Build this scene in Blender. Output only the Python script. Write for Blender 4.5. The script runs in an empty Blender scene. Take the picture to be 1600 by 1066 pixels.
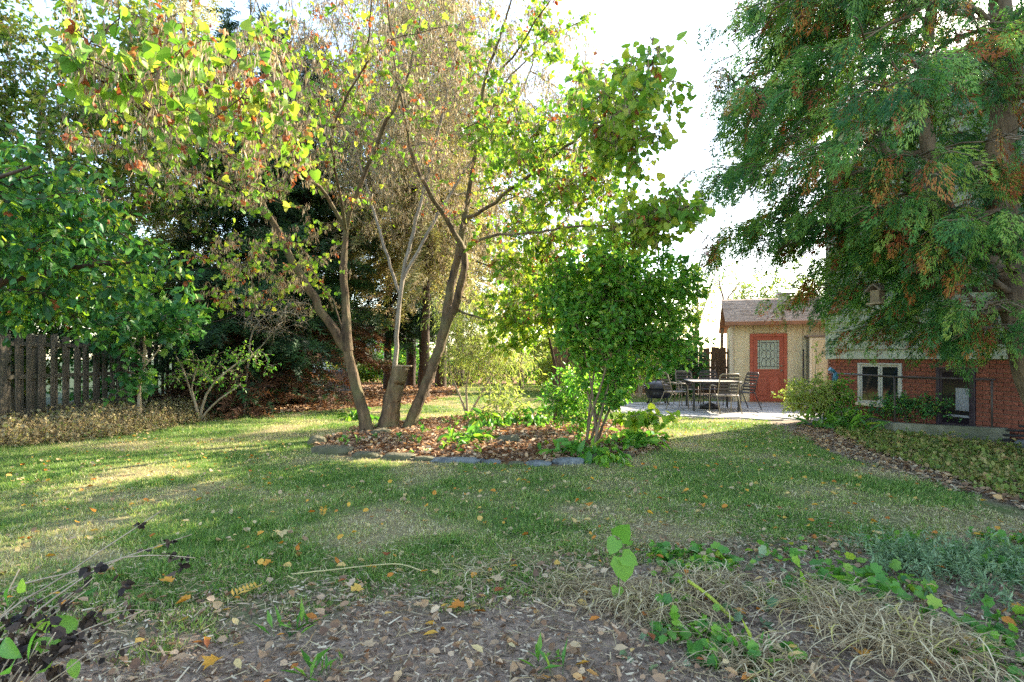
import bpy, bmesh, math
import numpy as np
from mathutils import Vector, Matrix

# ------------------------------------------------------------------ camera, sky, sun, exposure
scene = bpy.context.scene
col = scene.collection
CAM_H, FPX, HZ = 1.35, 889.0, 560.0
cam_d = bpy.data.cameras.new('camera'); cam = bpy.data.objects.new('camera', cam_d); col.objects.link(cam)
cam.location = (0, 0, CAM_H); cam.rotation_euler = (math.radians(90), 0, 0)
cam_d.sensor_width = 36.0; cam_d.lens = 36.0 * FPX / 1600.0
cam_d.shift_y = (HZ - 533.0) / 1600.0
cam_d.clip_start = 0.05; cam_d.clip_end = 1500
scene.camera = cam

SUN_AZ, SUN_EL = 52.0, 30.0          # degrees right of the view axis, degrees above the horizon
world = bpy.data.worlds.new('World'); scene.world = world; world.use_nodes = True
wn = world.node_tree.nodes; wl = world.node_tree.links; wn.clear()
sky = wn.new('ShaderNodeTexSky'); sky.sky_type = 'NISHITA'; sky.sun_disc = False
sky.sun_elevation = math.radians(SUN_EL); sky.sun_rotation = math.radians(SUN_AZ)
sky.air_density = 1.0; sky.dust_density = 1.0; sky.ozone_density = 1.0
bg = wn.new('ShaderNodeBackground'); bg.inputs[1].default_value = 0.15
wo = wn.new('ShaderNodeOutputWorld')
wl.new(sky.outputs[0], bg.inputs[0]); wl.new(bg.outputs[0], wo.inputs[0])

sun_d = bpy.data.lights.new('sun', 'SUN'); sun = bpy.data.objects.new('sun', sun_d); col.objects.link(sun)
sun_d.energy = 3.9; sun_d.angle = math.radians(0.5); sun_d.color = (1.0, 0.93, 0.80)
az, el = math.radians(SUN_AZ), math.radians(SUN_EL)
to_sun = Vector((math.sin(az) * math.cos(el), math.cos(az) * math.cos(el), math.sin(el)))
sun.rotation_euler = (-to_sun).to_track_quat('-Z', 'Y').to_euler(); sun.location = to_sun * 60
vs = scene.view_settings
vs.view_transform = 'Standard'; vs.look = 'None'; vs.gamma = 1.0; vs.use_curve_mapping = False
vs.exposure = 2.52
vs.use_white_balance = True; vs.white_balance_temperature = 7100; vs.white_balance_tint = 10
scene.cycles.max_bounces = 8; scene.cycles.diffuse_bounces = 4; scene.cycles.transmission_bounces = 4
scene.cycles.glossy_bounces = 2; scene.cycles.use_denoising = False        # grain like a photograph instead of smeared foliage
scene.cycles.use_adaptive_sampling = False; scene.cycles.sample_clamp_indirect = 3.0
scene.cycles.caustics_reflective = False; scene.cycles.caustics_refractive = False

# ------------------------------------------------------------------ helpers
R = np.random.default_rng(11)
TAU = math.tau

def W(px, py, d): return np.array([(px - 800) / FPX * d, d, CAM_H + (HZ - py) / FPX * d])
def hexc(h, a=1.0):
    h = h.lstrip('#'); c = [int(h[i:i + 2], 16) / 255 for i in (0, 2, 4)]
    return tuple(((x / 12.92) if x <= 0.04045 else ((x + 0.055) / 1.055) ** 2.4) for x in c) + (a,)
def tag(o, label=None, cat=None, group=None, kind=None):
    if label: o['label'] = label
    if cat: o['category'] = cat
    if group: o['group'] = group
    if kind: o['kind'] = kind
    return o
def empty(name, loc, rz=0.0, label=None, cat=None, group=None):
    o = bpy.data.objects.new(name, None); col.objects.link(o)
    o.location = tuple(float(v) for v in loc); o.rotation_euler = (0, 0, rz); o.empty_display_size = 0.2
    return tag(o, label, cat, group)
def link(name, me, parent=None):
    o = bpy.data.objects.new(name, me); col.objects.link(o)
    if parent is not None: o.parent = parent
    return o
def copy_tree(o, parent=None):
    c = o.copy(); col.objects.link(c); c.parent = parent
    for ch in [x for x in o.children]: copy_tree(ch, c)
    return c
def mesh(name, V, F, mat, rnd=None, smooth=False, colr=None):
    V = np.asarray(V, dtype=np.float32).reshape(-1, 3); F = np.asarray(F, dtype=np.int32)
    m, k = F.shape
    me = bpy.data.meshes.new(name)
    me.vertices.add(len(V)); me.vertices.foreach_set('co', V.ravel())
    me.loops.add(m * k); me.loops.foreach_set('vertex_index', F.ravel())
    me.polygons.add(m); me.polygons.foreach_set('loop_start', np.arange(0, m * k, k, dtype=np.int32))
    if smooth: me.polygons.foreach_set('use_smooth', np.ones(m, dtype=bool))
    if rnd is not None:
        a = me.attributes.new('rnd', 'FLOAT', 'POINT'); a.data.foreach_set('value', np.asarray(rnd, dtype=np.float32))
    if colr is not None:
        a = me.attributes.new('colr', 'FLOAT_COLOR', 'POINT'); a.data.foreach_set('color', np.asarray(colr, dtype=np.float32).ravel())
    me.update(calc_edges=True)
    if mat is not None: me.materials.append(mat)
    return me
def build(name, V, F, mat, parent=None, **kw):
    return link(name, mesh(name, V, F, mat, **kw), parent)

class MB:
    """collects quads (triangles are stored as degenerate-free quads by splitting) for hard parts"""
    def __init__(s): s.bm = bmesh.new()
    def box(s, a, b, bev=0.0):
        a = np.minimum(a, b).astype(float), np.maximum(a, b).astype(float)
        lo, hi = a
        vs_ = [s.bm.verts.new((x, y, z)) for x in (lo[0], hi[0]) for y in (lo[1], hi[1]) for z in (lo[2], hi[2])]
        fs = [s.bm.faces.new([vs_[i] for i in q]) for q in ((0, 1, 3, 2), (4, 6, 7, 5), (0, 4, 5, 1), (2, 3, 7, 6), (0, 2, 6, 4), (1, 5, 7, 3))]
        if bev > 0:
            es = list({e for f in fs for e in f.edges})
            bmesh.ops.bevel(s.bm, geom=es, offset=bev, segments=1, affect='EDGES', profile=0.5)
        return s
    def poly(s, pts, z0, z1, bev=0.0):
        n = len(pts)
        lo = [s.bm.verts.new((p[0], p[1], z0)) for p in pts]; hi = [s.bm.verts.new((p[0], p[1], z1)) for p in pts]
        top = s.bm.faces.new(hi); s.bm.faces.new(lo[::-1])
        for i in range(n): s.bm.faces.new((lo[i], lo[(i + 1) % n], hi[(i + 1) % n], hi[i]))
        if bev > 0: bmesh.ops.bevel(s.bm, geom=list(top.edges), offset=bev, segments=1, affect='EDGES', profile=0.5)
        return s
    def prism(s, prof, x0, x1):
        """profile in (y, z) swept along x"""
        a = [s.bm.verts.new((x0, p[0], p[1])) for p in prof]; b = [s.bm.verts.new((x1, p[0], p[1])) for p in prof]
        n = len(prof); s.bm.faces.new(a); s.bm.faces.new(b[::-1])
        for i in range(n): s.bm.faces.new((a[i], b[i], b[(i + 1) % n], a[(i + 1) % n]))
        return s
    def tube(s, pts, r, sides=8, closed=False):
        pts = [Vector(tuple(map(float, p))) for p in pts]; n = len(pts)
        rr = [r] * n if np.isscalar(r) else list(r)
        rings = []; ref = None
        for i in range(n):
            if closed: t = pts[(i + 1) % n] - pts[i - 1]
            else: t = pts[min(i + 1, n - 1)] - pts[max(i - 1, 0)]
            t.normalize()
            if ref is None:
                ref = Vector((0, 0, 1)) if abs(t.z) < 0.9 else Vector((1, 0, 0))
            u = t.cross(ref).normalized(); v = u.cross(t).normalized(); ref = v
            rings.append([s.bm.verts.new(pts[i] + (u * math.cos(TAU * k / sides) + v * math.sin(TAU * k / sides)) * rr[i]) for k in range(sides)])
        m = n if closed else n - 1
        for i in range(m):
            A, B = rings[i], rings[(i + 1) % n]
            for k in range(sides):
                f = s.bm.faces.new((A[k], A[(k + 1) % sides], B[(k + 1) % sides], B[k])); f.smooth = True
        if not closed:
            s.bm.faces.new(rings[0][::-1]); s.bm.faces.new(rings[-1])
        return s
    def lathe(s, prof, c=(0, 0, 0), sides=24):
        """profile of (r, z)"""
        rings = [[s.bm.verts.new((c[0] + r * math.cos(TAU * k / sides), c[1] + r * math.sin(TAU * k / sides), c[2] + z)) for k in range(sides)] for r, z in prof]
        for A, B in zip(rings, rings[1:]):
            for k in range(sides):
                f = s.bm.faces.new((A[k], A[(k + 1) % sides], B[(k + 1) % sides], B[k])); f.smooth = True
        return s
    def build(s, name, mat, parent=None):
        bmesh.ops.recalc_face_normals(s.bm, faces=s.bm.faces)
        me = bpy.data.meshes.new(name); s.bm.to_mesh(me); s.bm.free()
        if mat is not None: me.materials.append(mat)
        return link(name, me, parent)

def hsh(ix, iy, seed):
    h = (ix.astype(np.int64) * 374761393 + iy.astype(np.int64) * 668265263 + seed * 974711) & 0x7fffffff
    h = ((h ^ (h >> 13)) * 1274126177) & 0x7fffffff
    return ((h ^ (h >> 16)) & 0xffff) / 65535.0
def vnoise(x, y, seed=0):
    ix, iy = np.floor(x), np.floor(y); fx, fy = x - ix, y - iy
    fx = fx * fx * (3 - 2 * fx); fy = fy * fy * (3 - 2 * fy)
    a, b, c, d = hsh(ix, iy, seed), hsh(ix + 1, iy, seed), hsh(ix, iy + 1, seed), hsh(ix + 1, iy + 1, seed)
    return (a * (1 - fx) + b * fx) * (1 - fy) + (c * (1 - fx) + d * fx) * fy
def fbm(x, y, seed=0, o=4):
    t, a, s = 0, 0.5, 0
    for k in range(o):
        t = t + a * vnoise(x * 2 ** k, y * 2 ** k, seed + k); s += a; a *= 0.55
    return t / s
def inpoly(x, y, poly):
    x = np.asarray(x); y = np.asarray(y); r = np.zeros(x.shape, bool); n = len(poly)
    for i in range(n):
        x0, y0 = poly[i]; x1, y1 = poly[(i + 1) % n]
        if y0 == y1: continue
        c = ((y0 > y) != (y1 > y)) & (x < (x1 - x0) * (y - y0) / (y1 - y0) + x0)
        r ^= c
    return r
def polydist(x, y, poly):
    """distance to the outline, positive inside"""
    x = np.asarray(x, float); y = np.asarray(y, float); best = np.full(x.shape, 1e9); n = len(poly)
    for i in range(n):
        ax, ay = poly[i]; bx, by = poly[(i + 1) % n]; dx, dy = bx - ax, by - ay
        t = np.clip(((x - ax) * dx + (y - ay) * dy) / (dx * dx + dy * dy), 0, 1)
        best = np.minimum(best, np.hypot(x - ax - t * dx, y - ay - t * dy))
    return np.where(inpoly(x, y, poly), best, -best)
def norm(a): return a / np.maximum(np.linalg.norm(a, axis=-1, keepdims=True), 1e-9)
def rdir(n, r=R): return norm(r.normal(size=(n, 3)))
def frames(Y, r=R, up=None, jit=0.5):
    Y = norm(Y); n = len(Y)
    ref = rdir(n, r) if up is None else norm(np.asarray(up)[None, :] + r.normal(size=(n, 3)) * jit)
    X = norm(np.cross(Y, ref)); bad = ~np.isfinite(X).all(1)
    X[bad] = (1, 0, 0)
    return X, Y, np.cross(X, Y)
def scatter(T, F, pos, fr, sc):
    X, Y, Z = fr; n = len(pos); sc = np.broadcast_to(np.asarray(sc, float), (n,)) if np.ndim(sc) < 2 else sc
    S = sc[:, None, None] if sc.ndim == 1 else sc[:, None, :]
    Q = T[None] * S
    V = pos[:, None, :] + Q[..., 0:1] * X[:, None, :] + Q[..., 1:2] * Y[:, None, :] + Q[..., 2:3] * Z[:, None, :]
    FF = F[None] + (np.arange(n) * len(T))[:, None, None]
    return V.reshape(-1, 3), FF.reshape(-1, F.shape[1])
def join(parts):
    Vs, Fs, Rs, o = [], [], [], 0
    for V, F, r in parts:
        Vs.append(V); Fs.append(F + o); Rs.append(r); o += len(V)
    return np.concatenate(Vs), np.concatenate(Fs), np.concatenate(Rs)

# ------------------------------------------------------------------ leaf shapes (x across, y along, z normal)
def fold(pts, f=0.25, curl=0.15):
    P = np.array([[x, y, abs(x) * f - curl * y * y] for x, y in pts]); return P
_h = [(0, 0.06), (0.32, -0.05), (0.52, 0.24), (0.32, 0.72), (0, 1.0), (-0.32, 0.72), (-0.52, 0.24), (-0.32, -0.05), (0, 0.5)]
HEART = fold(_h), np.array([[8, i, (i + 1) % 8] for i in range(8)])
OVAL = fold([(0, 0), (0.26, 0.32), (0.22, 0.66), (0, 1), (-0.22, 0.66), (-0.26, 0.32)], 0.35), np.array([[0, 1, 2], [0, 2, 3], [0, 3, 4], [0, 4, 5]])
LANCE = fold([(0, 0), (0.10, 0.45), (0, 1), (-0.10, 0.45)], 0.3, 0.2), np.array([[0, 1, 2], [0, 2, 3]])
DIAM = fold([(0, 0), (0.34, 0.45), (0, 1), (-0.34, 0.45)], 0.3, 0.1), np.array([[0, 1, 2], [0, 2, 3]])
_m = [(0, 0), (0.34, 0.06), (0.22, 0.24), (0.55, 0.38), (0.30, 0.52), (0.26, 0.78), (0.12, 0.70), (0, 1.0), (-0.12, 0.70), (-0.26, 0.78), (-0.30, 0.52), (-0.55, 0.38), (-0.22, 0.24), (-0.34, 0.06)]
_hb = [(0, 0), (0.30, -0.04), (0.40, 0.10), (0.36, 0.22), (0.52, 0.34), (0.50, 0.52), (0.34, 0.58), (0.34, 0.78), (0.18, 0.86), (0, 0.84), (-0.18, 0.86), (-0.34, 0.78), (-0.34, 0.58), (-0.50, 0.52), (-0.52, 0.34), (-0.36, 0.22), (-0.40, 0.10), (-0.30, -0.04)]
PALM = fold(_hb + [(0, 0.35)], 0.25, 0.25), np.array([[18, i, (i + 1) % 18] for i in range(18)])
LOBED = fold(_m + [(0, 0.45)], 0.2, 0.12), np.array([[14, i, (i + 1) % 14] for i in range(14)])
def ovate(n=7, w=.3):
    t = np.linspace(0, 1, n); xw = w * np.sin(np.pi * t ** .8) ** .8; P_ = []
    for i in range(n): P_ += [(-xw[i], t[i], xw[i] * .3 - .35 * t[i] ** 2), (0, t[i], -.35 * t[i] ** 2), (xw[i], t[i], xw[i] * .3 - .35 * t[i] ** 2)]
    F_ = []
    for i in range(n - 1):
        for k in (0, 1): a = i * 3 + k; F_ += [(a, a + 1, a + 4), (a, a + 4, a + 3)]
    return np.array(P_), np.array(F_)
FINE = ovate()
POD2 = np.array([[0, 0, 0], [.075, .45, .02], [0, 1, .05], [-.075, .55, 0]]), np.array([[0, 1, 2], [0, 2, 3]])
POD = np.array([[-0.07, 0.12, 0], [0.07, 0.12, 0], [0, 0, 0], [0.06, 0.7, 0.03], [-0.06, 0.7, 0.03], [0, 1, 0.06]]), np.array([[2, 1, 0], [0, 1, 3], [0, 3, 4], [4, 3, 5]])
CURL = np.array([[0, 0, 0.02], [0.34, 0.25, 0.22], [0.28, 0.7, 0.16], [0, 1, 0.10], [-0.28, 0.7, 0.24], [-0.34, 0.25, 0.12], [0, 0.5, 0]]), np.array([[6, i, (i + 1) % 6] for i in range(6)])
def make_spray(n=7, sub=True):
    V, F = [], []
    def dia(p, q, w):
        p, q = np.array(p), np.array(q); d = q - p; s = np.array([-d[1], d[0]]) / max(np.hypot(*d), 1e-6) * w; m = p + d * 0.45
        i = len(V)
        for a in (p - s * .5, p + s * 1.6, q): V.append((a[0], a[1], -0.22 * a[1] ** 2 - 0.12 * a[0] ** 2))
        F.append((i, i + 1, i + 2))
    dia((0, 0), (0, 1), 0.025)
    for k in range(n):
        y = 0.08 + 0.86 * k / n; L = 0.50 * (1 - y) ** 0.7 * (0.6 + 0.8 * min(1, y * 3)) + 0.06
        for s in (-1, 1):
            e = (s * L * 0.52, y + L * 0.86); dia((0, y), e, 0.034)
            if sub:
                b = (s * L * 0.32, y + L * 0.32); dia(b, (s * L * 0.78, y + L * 0.36), 0.022)
    return np.array(V), np.array(F)
SPRAY = make_spray(8, False)
def make_sprig():
    V, F = [], []
    for k in range(6):
        y = k / 6
        for s in (-1, 1):
            i = len(V); L = 0.30 * (1 - 0.55 * y)
            V += [(0, y, 0), (0, y + 0.12, 0), (s * L, y + 0.26, (0.10 if k % 2 else -0.08))]; F.append((i, i + 1, i + 2))
    return np.array(V), np.array(F)
SPRIG = make_sprig()

# ------------------------------------------------------------------ materials
def nodes_of(name):
    m = bpy.data.materials.new(name); m.use_nodes = True; nt = m.node_tree; nt.nodes.clear()
    return m, nt.nodes, nt.links
def ramp(N, L, fac, cols, interp='LINEAR'):
    r = N.new('ShaderNodeValToRGB'); r.color_ramp.interpolation = interp
    e = r.color_ramp.elements
    while len(e) < len(cols): e.new(0.5)
    for i, c in enumerate(cols):
        e[i].position = c[0] if isinstance(c[0], float) or isinstance(c[0], int) else i / max(len(cols) - 1, 1)
        cc = c[1] if isinstance(c[0], (float, int)) else c
        e[i].color = hexc(cc) if isinstance(cc, str) else cc
    if fac is not None: L.new(fac, r.inputs[0])
    return r
def leaf_mat(name, cols, trans=0.45, rough=0.5, tgain=1.5, tint=(1.0, 1.0, 0.55)):
    m, N, L = nodes_of(name)
    at = N.new('ShaderNodeAttribute'); at.attribute_name = 'rnd'
    rp = ramp(N, L, at.outputs['Fac'], cols)
    p = N.new('ShaderNodeBsdfPrincipled'); p.inputs['Roughness'].default_value = rough
    p.inputs['Specular IOR Level'].default_value = 0.35
    L.new(rp.outputs[0], p.inputs['Base Color'])
    o = N.new('ShaderNodeOutputMaterial')
    if trans > 0:
        mu = N.new('ShaderNodeMix'); mu.data_type = 'RGBA'; mu.blend_type = 'MULTIPLY'; mu.inputs[0].default_value = 1
        L.new(rp.outputs[0], mu.inputs[6]); mu.inputs[7].default_value = (tint[0] * tgain, tint[1] * tgain, tint[2] * tgain, 1)
        t = N.new('ShaderNodeBsdfTranslucent'); L.new(mu.outputs[2], t.inputs[0])
        x = N.new('ShaderNodeMixShader'); x.inputs[0].default_value = trans
        L.new(p.outputs[0], x.inputs[1]); L.new(t.outputs[0], x.inputs[2]); L.new(x.outputs[0], o.inputs[0])
    else: L.new(p.outputs[0], o.inputs[0])
    return m
def plain(name, c1, c2=None, scale=8.0, rough=0.7, bump=0.0, bscale=None, metal=0.0, stretch=(1, 1, 1), detail=6, spec=0.4, coords='Object', dirt=None):
    m, N, L = nodes_of(name)
    p = N.new('ShaderNodeBsdfPrincipled'); p.inputs['Roughness'].default_value = rough; p.inputs['Metallic'].default_value = metal
    p.inputs['Specular IOR Level'].default_value = spec
    o = N.new('ShaderNodeOutputMaterial'); L.new(p.outputs[0], o.inputs[0])
    tc = N.new('ShaderNodeTexCoord'); mp = N.new('ShaderNodeMapping'); mp.inputs['Scale'].default_value = stretch
    L.new(tc.outputs[coords], mp.inputs[0])
    n = N.new('ShaderNodeTexNoise'); n.inputs['Scale'].default_value = scale; n.inputs['Detail'].default_value = detail; n.inputs['Roughness'].default_value = 0.65
    L.new(mp.outputs[0], n.inputs['Vector'])
    cs = [(0.32, c1), (0.68, c2 or c1)]
    rp = ramp(N, L, n.outputs['Fac'], cs); last = rp.outputs[0]
    oi = N.new('ShaderNodeObjectInfo'); hs = N.new('ShaderNodeHueSaturation')
    mr = N.new('ShaderNodeMapRange'); mr.inputs[3].default_value = 0.86; mr.inputs[4].default_value = 1.12
    L.new(oi.outputs['Random'], mr.inputs[0]); L.new(mr.outputs[0], hs.inputs['Value']); L.new(last, hs.inputs['Color']); last = hs.outputs[0]
    if dirt:
        n2 = N.new('ShaderNodeTexNoise'); n2.inputs['Scale'].default_value = scale * 0.3; n2.inputs['Detail'].default_value = 8
        L.new(tc.outputs[coords], n2.inputs['Vector'])
        r2 = ramp(N, L, n2.outputs['Fac'], [(0.45, (0, 0, 0, 1)), (0.72, (1, 1, 1, 1))])
        mx = N.new('ShaderNodeMix'); mx.data_type = 'RGBA'; L.new(r2.outputs[0], mx.inputs[0]); L.new(last, mx.inputs[6]); mx.inputs[7].default_value = hexc(dirt); last = mx.outputs[2]
    L.new(last, p.inputs['Base Color'])
    if bump:
        b = N.new('ShaderNodeBump'); b.inputs['Strength'].default_value = bump; b.inputs['Distance'].default_value = 0.035
        n3 = N.new('ShaderNodeTexNoise'); n3.inputs['Scale'].default_value = bscale or scale * 3; n3.inputs['Detail'].default_value = 8
        L.new(mp.outputs[0], n3.inputs['Vector']); L.new(n3.outputs['Fac'], b.inputs['Height']); L.new(b.outputs[0], p.inputs['Normal'])
    return m

M = {}
M['redbud'] = leaf_mat('redbud_leaf', [(0.0, '#47782a'), (0.45, '#739a34'), (0.78, '#9fae40'), (1.0, '#bdb650')], 0.5, 0.5, 1.35, (1, 1, .65))
M['redbud_dead'] = leaf_mat('redbud_dead_leaf', [(0.0, '#7d4026'), (0.6, '#a8623a'), (1.0, '#c09050')], 0.4, 0.6, 1.3, (1, .85, .65))
M['pod'] = leaf_mat('seed_pod', [(0.0, '#665240'), (0.5, '#927e60'), (1.0, '#bdac88')], 0.3, 0.6, 1.3, (1, .9, .8))
M['pod_tree'] = leaf_mat('seed_pod_grey', [(0.0, '#6c604c'), (0.5, '#978a6c'), (1.0, '#c0b48e')], 0.35, 0.6, 1.4, (1, .92, .85))
M['dark_leaf'] = leaf_mat('dark_leaf', [(0.0, '#23502f'), (0.45, '#3a7040'), (0.75, '#5c8f40'), (0.95, '#93aa42'), (1.0, '#b09a48')], 0.35, 0.4, 1.5)
M['shrub_leaf'] = leaf_mat('shrub_leaf', [(0.0, '#35602a'), (0.4, '#508a38'), (0.75, '#80a848'), (1.0, '#b2bc58')], 0.5, 0.38, 1.8)
M['lime_leaf'] = leaf_mat('lime_leaf', [(0.0, '#4f8029'), (0.6, '#86a83a'), (1.0, '#bcbf4a')], 0.5, 0.5, 1.6)
M['pale_leaf'] = leaf_mat('pale_leaf', [(0.0, '#6f8a44'), (0.6, '#9aa95c'), (1.0, '#c3bd85')], 0.45, 0.6, 1.5)
M['far_leaf'] = leaf_mat('far_leaf', [(0.0, '#3a5a2a'), (0.5, '#63803a'), (0.85, '#94963f'), (1.0, '#b08a3a')], 0.45, 0.55, 1.5)
M['cedar'] = leaf_mat('cedar_scale', [(0.0, '#24502c'), (0.4, '#40763a'), (0.75, '#6c9644'), (1.0, '#9cb052')], 0.35, 0.5, 1.5)
M['cedar_brown'] = leaf_mat('cedar_brown_scale', [(0.0, '#7a3f26'), (0.6, '#a25c34'), (1.0, '#b58a3e')], 0.3, 0.6, 1.4, (1, .85, .6))
M['tan_conifer'] = leaf_mat('tan_conifer_needle', [(0.0, '#5f6a40'), (0.5, '#8d8a58'), (1.0, '#b5a878')], 0.35, 0.6, 1.3)
M['spruce'] = leaf_mat('spruce_needle', [(0.0, '#182c1c'), (0.6, '#2a4a2a'), (1.0, '#47683a')], 0.2, 0.55, 1.3)
M['spruce_brown'] = leaf_mat('spruce_brown_needle', [(0.0, '#3d2a1e'), (0.6, '#5e3d28'), (1.0, '#7a5a3c')], 0.2, 0.7, 1.3, (1, .85, .6))
M['grass'] = leaf_mat('grass_blade', [(0.0, '#567a36'), (0.3, '#769648'), (0.55, '#a0a866'), (0.78, '#c0b488'), (1.0, '#d8ccaa')], 0.35, 0.55, 1.3)
M['litter'] = leaf_mat('fallen_leaf', [(0.0, '#5e4838'), (0.35, '#8a6a50'), (0.7, '#b0906e'), (0.9, '#cbb292'), (1.0, '#bf9050')], 0.2, 0.7, 1.2, (1, .85, .7))
M['yellow_litter'] = leaf_mat('yellow_fallen_leaf', [(0.0, '#8a4a26'), (0.22, '#c07a2c'), (0.42, '#d0a23c'), (0.62, '#c8b482'), (0.85, '#b49a78'), (1.0, '#8a6a4e')], 0.25, 0.6, 1.2, (1, .9, .6))
M['chip'] = leaf_mat('bark_chip', [(0.0, '#4c3f34'), (0.35, '#7e6b58'), (0.7, '#a69076'), (0.92, '#cbbc9e'), (1.0, '#a06e4a')], 0.0, 0.85)
M['straw'] = leaf_mat('dead_straw', [(0.0, '#6e5c42'), (0.5, '#a8946c'), (0.9, '#cdbf98'), (1.0, '#b3a860')], 0.2, 0.7, 1.1, (1, .95, .8))
M['dry'] = leaf_mat('dry_plant', [(0.0, '#66553e'), (0.35, '#8e7d5a'), (0.62, '#b6a780'), (0.8, '#959250'), (1.0, '#6a843a')], 0.35, 0.7, 1.3, (1, .95, .75))
M['artemisia'] = leaf_mat('grey_green_leaf', [(0.0, '#4f6e48'), (0.5, '#738e62'), (0.9, '#93a67e'), (1.0, '#79994c')], 0.3, 0.6, 1.2, (1, 1, .8))
M['herb'] = leaf_mat('herb_leaf', [(0.0, '#3a6a3a'), (0.5, '#5a9038'), (0.85, '#86ad40'), (1.0, '#b5b84a')], 0.4, 0.45, 1.4)
M['black_leaf'] = leaf_mat('withered_black_leaf', [(0.0, '#1c1714'), (0.6, '#3a2f28'), (1.0, '#5a4a3c')], 0.1, 0.8)
M['ground_cover'] = leaf_mat('ground_cover_leaf', [(0.0, '#4f6a34'), (0.45, '#76883f'), (0.75, '#a49562'), (1.0, '#a8805a')], 0.3, 0.6, 1.2)
M['bark'] = plain('redbud_bark', '#30251d', '#80694f', 9, 0.95, 1.0, 30, stretch=(1, 1, 0.22), dirt='#6a6444')
M['bark_dark'] = plain('dark_bark', '#2e241d', '#5a483a', 9, 0.9, 0.8, 26, stretch=(1, 1, 0.3))
M['bark_grey'] = plain('grey_bark', '#6a5e52', '#9a8d7c', 9, 0.9, 0.6, 26, stretch=(1, 1, 0.4))
M['bark_cedar'] = plain('cedar_bark', '#4f4234', '#94826a', 6, 0.92, 1.0, 18, stretch=(1, 1, 0.12))
M['bark_stem'] = plain('brown_stem_bark', '#5c4a38', '#8d7a60', 9, 0.9, 0.6, 26, stretch=(1, 1, 0.4))
M['bark_pale'] = plain('pale_bark', '#8a7a66', '#b8a88e', 9, 0.85, 0.5, 26, stretch=(1, 1, 0.4))
M['heartwood'] = plain('weathered_cut_wood', '#7a6550', '#b09a7c', 14, 0.9, 0.6)
M['rock'] = plain('grey_green_rock', '#454233', '#76705a', 7, 0.95, 1.0, 18, dirt='#4a4c30')
M['rock_blue'] = plain('blue_grey_rock', '#4c5052', '#7d8080', 7, 0.9, 0.8, 16)
M['flag'] = plain('flagstone', '#85847f', '#b3b0a8', 3.5, 0.8, 0.35, 14, coords='Object', dirt='#84807a')
M['mortar_sand'] = plain('joint_sand', '#6a655c', '#8d877c', 20, 0.95, 0.4)
M['cream'] = plain('cream_paint', '#c9bb96', '#d8cba8', 3, 0.75, 0.15, 40, stretch=(1, 1, .35), dirt='#b5a57e')
M['cream_trim'] = plain('cream_trim', '#d8cdb0', '#e2d8be', 4, 0.6)
M['door_red'] = plain('terracotta_paint', '#a8543a', '#b5604a', 4, 0.5, 0.05, 60)
M['brown_fascia'] = plain('brown_fascia', '#8a5f45', '#a07355', 6, 0.6)
M['shingle'] = plain('asphalt_shingle', '#86766a', '#b3a18e', 9, 0.95, 0.6, 60, coords='Object', dirt='#84715f')
M['vent'] = plain('roof_vent_metal', '#b8b2aa', '#cfcac2', 5, 0.5)
M['siding'] = plain('grey_green_siding', '#a7ac9a', '#b5b9a8', 2.5, 0.6, 0.1, 40, stretch=(0.3, 1, 1), dirt='#989c8a')
M['brick'] = plain('red_brick', '#7c4638', '#9c5c4a', 9, 0.92, 0.6, 60, dirt='#6a4034')
M['mortar'] = plain('mortar', '#7d6a60', '#968478', 30, 0.95, 0.5)
M['white'] = plain('white_vinyl', '#b4b3aa', '#c2c1b8', 3, 0.45)
M['concrete'] = plain('weathered_concrete', '#6a6a5c', '#94917f', 5, 0.95, 0.5, 30, dirt='#565a46')
M['black_metal'] = plain('black_metal', '#16161a', '#24242a', 8, 0.45, spec=0.5)
M['dark_metal'] = plain('dark_brown_metal', '#35302e', '#4a4440', 8, 0.45)
M['tan_metal'] = plain('tan_metal', '#8d7f6c', '#a39682', 8, 0.45)
M['sling'] = plain('dark_sling', '#4a4442', '#5d5652', 60, 0.8)
M['rail'] = plain('railing_paint', '#3a2f2c', '#56504c', 10, 0.6)
M['fence'] = plain('weathered_fence', '#4a4238', '#7c715f', 6, 0.95, 0.8, 20, stretch=(3, 3, 0.25), dirt='#3f4230')
M['fence_brown'] = plain('brown_fence', '#5e4636', '#8a6a50', 6, 0.95, 0.5, 20, stretch=(3, 3, 0.3))
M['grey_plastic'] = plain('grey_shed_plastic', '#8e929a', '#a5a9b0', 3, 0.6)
M['pale_wall'] = plain('pale_rendered_wall', '#cfcabc', '#ded9cc', 2, 0.8)
M['wood_bird'] = plain('aged_cedar_wood', '#7a6a55', '#a08e74', 12, 0.9, 0.4)
M['blue'] = plain('blue_plastic', '#3a6f8a', '#4d86a0', 8, 0.4)
M['purple'] = plain('dark_plum_frame', '#3a3038', '#4a3f48', 6, 0.5)
M['rubber'] = plain('black_rubber', '#1a1a1c', '#2a2a2c', 10, 0.7)
def glass_mat(name, c, rough=0.05):
    m, N, L = nodes_of(name); p = N.new('ShaderNodeBsdfPrincipled'); o = N.new('ShaderNodeOutputMaterial'); L.new(p.outputs[0], o.inputs[0])
    p.inputs['Base Color'].default_value = hexc(c); p.inputs['Roughness'].default_value = rough; p.inputs['Specular IOR Level'].default_value = 0.8
    return m
M['glass'] = glass_mat('dark_glass', '#1c2426')
M['glass_plum'] = glass_mat('dark_plum_glass', '#262029', 0.12)
M['glass_pale'] = glass_mat('textured_leaded_glass', '#9fae9c', 0.25)
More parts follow.
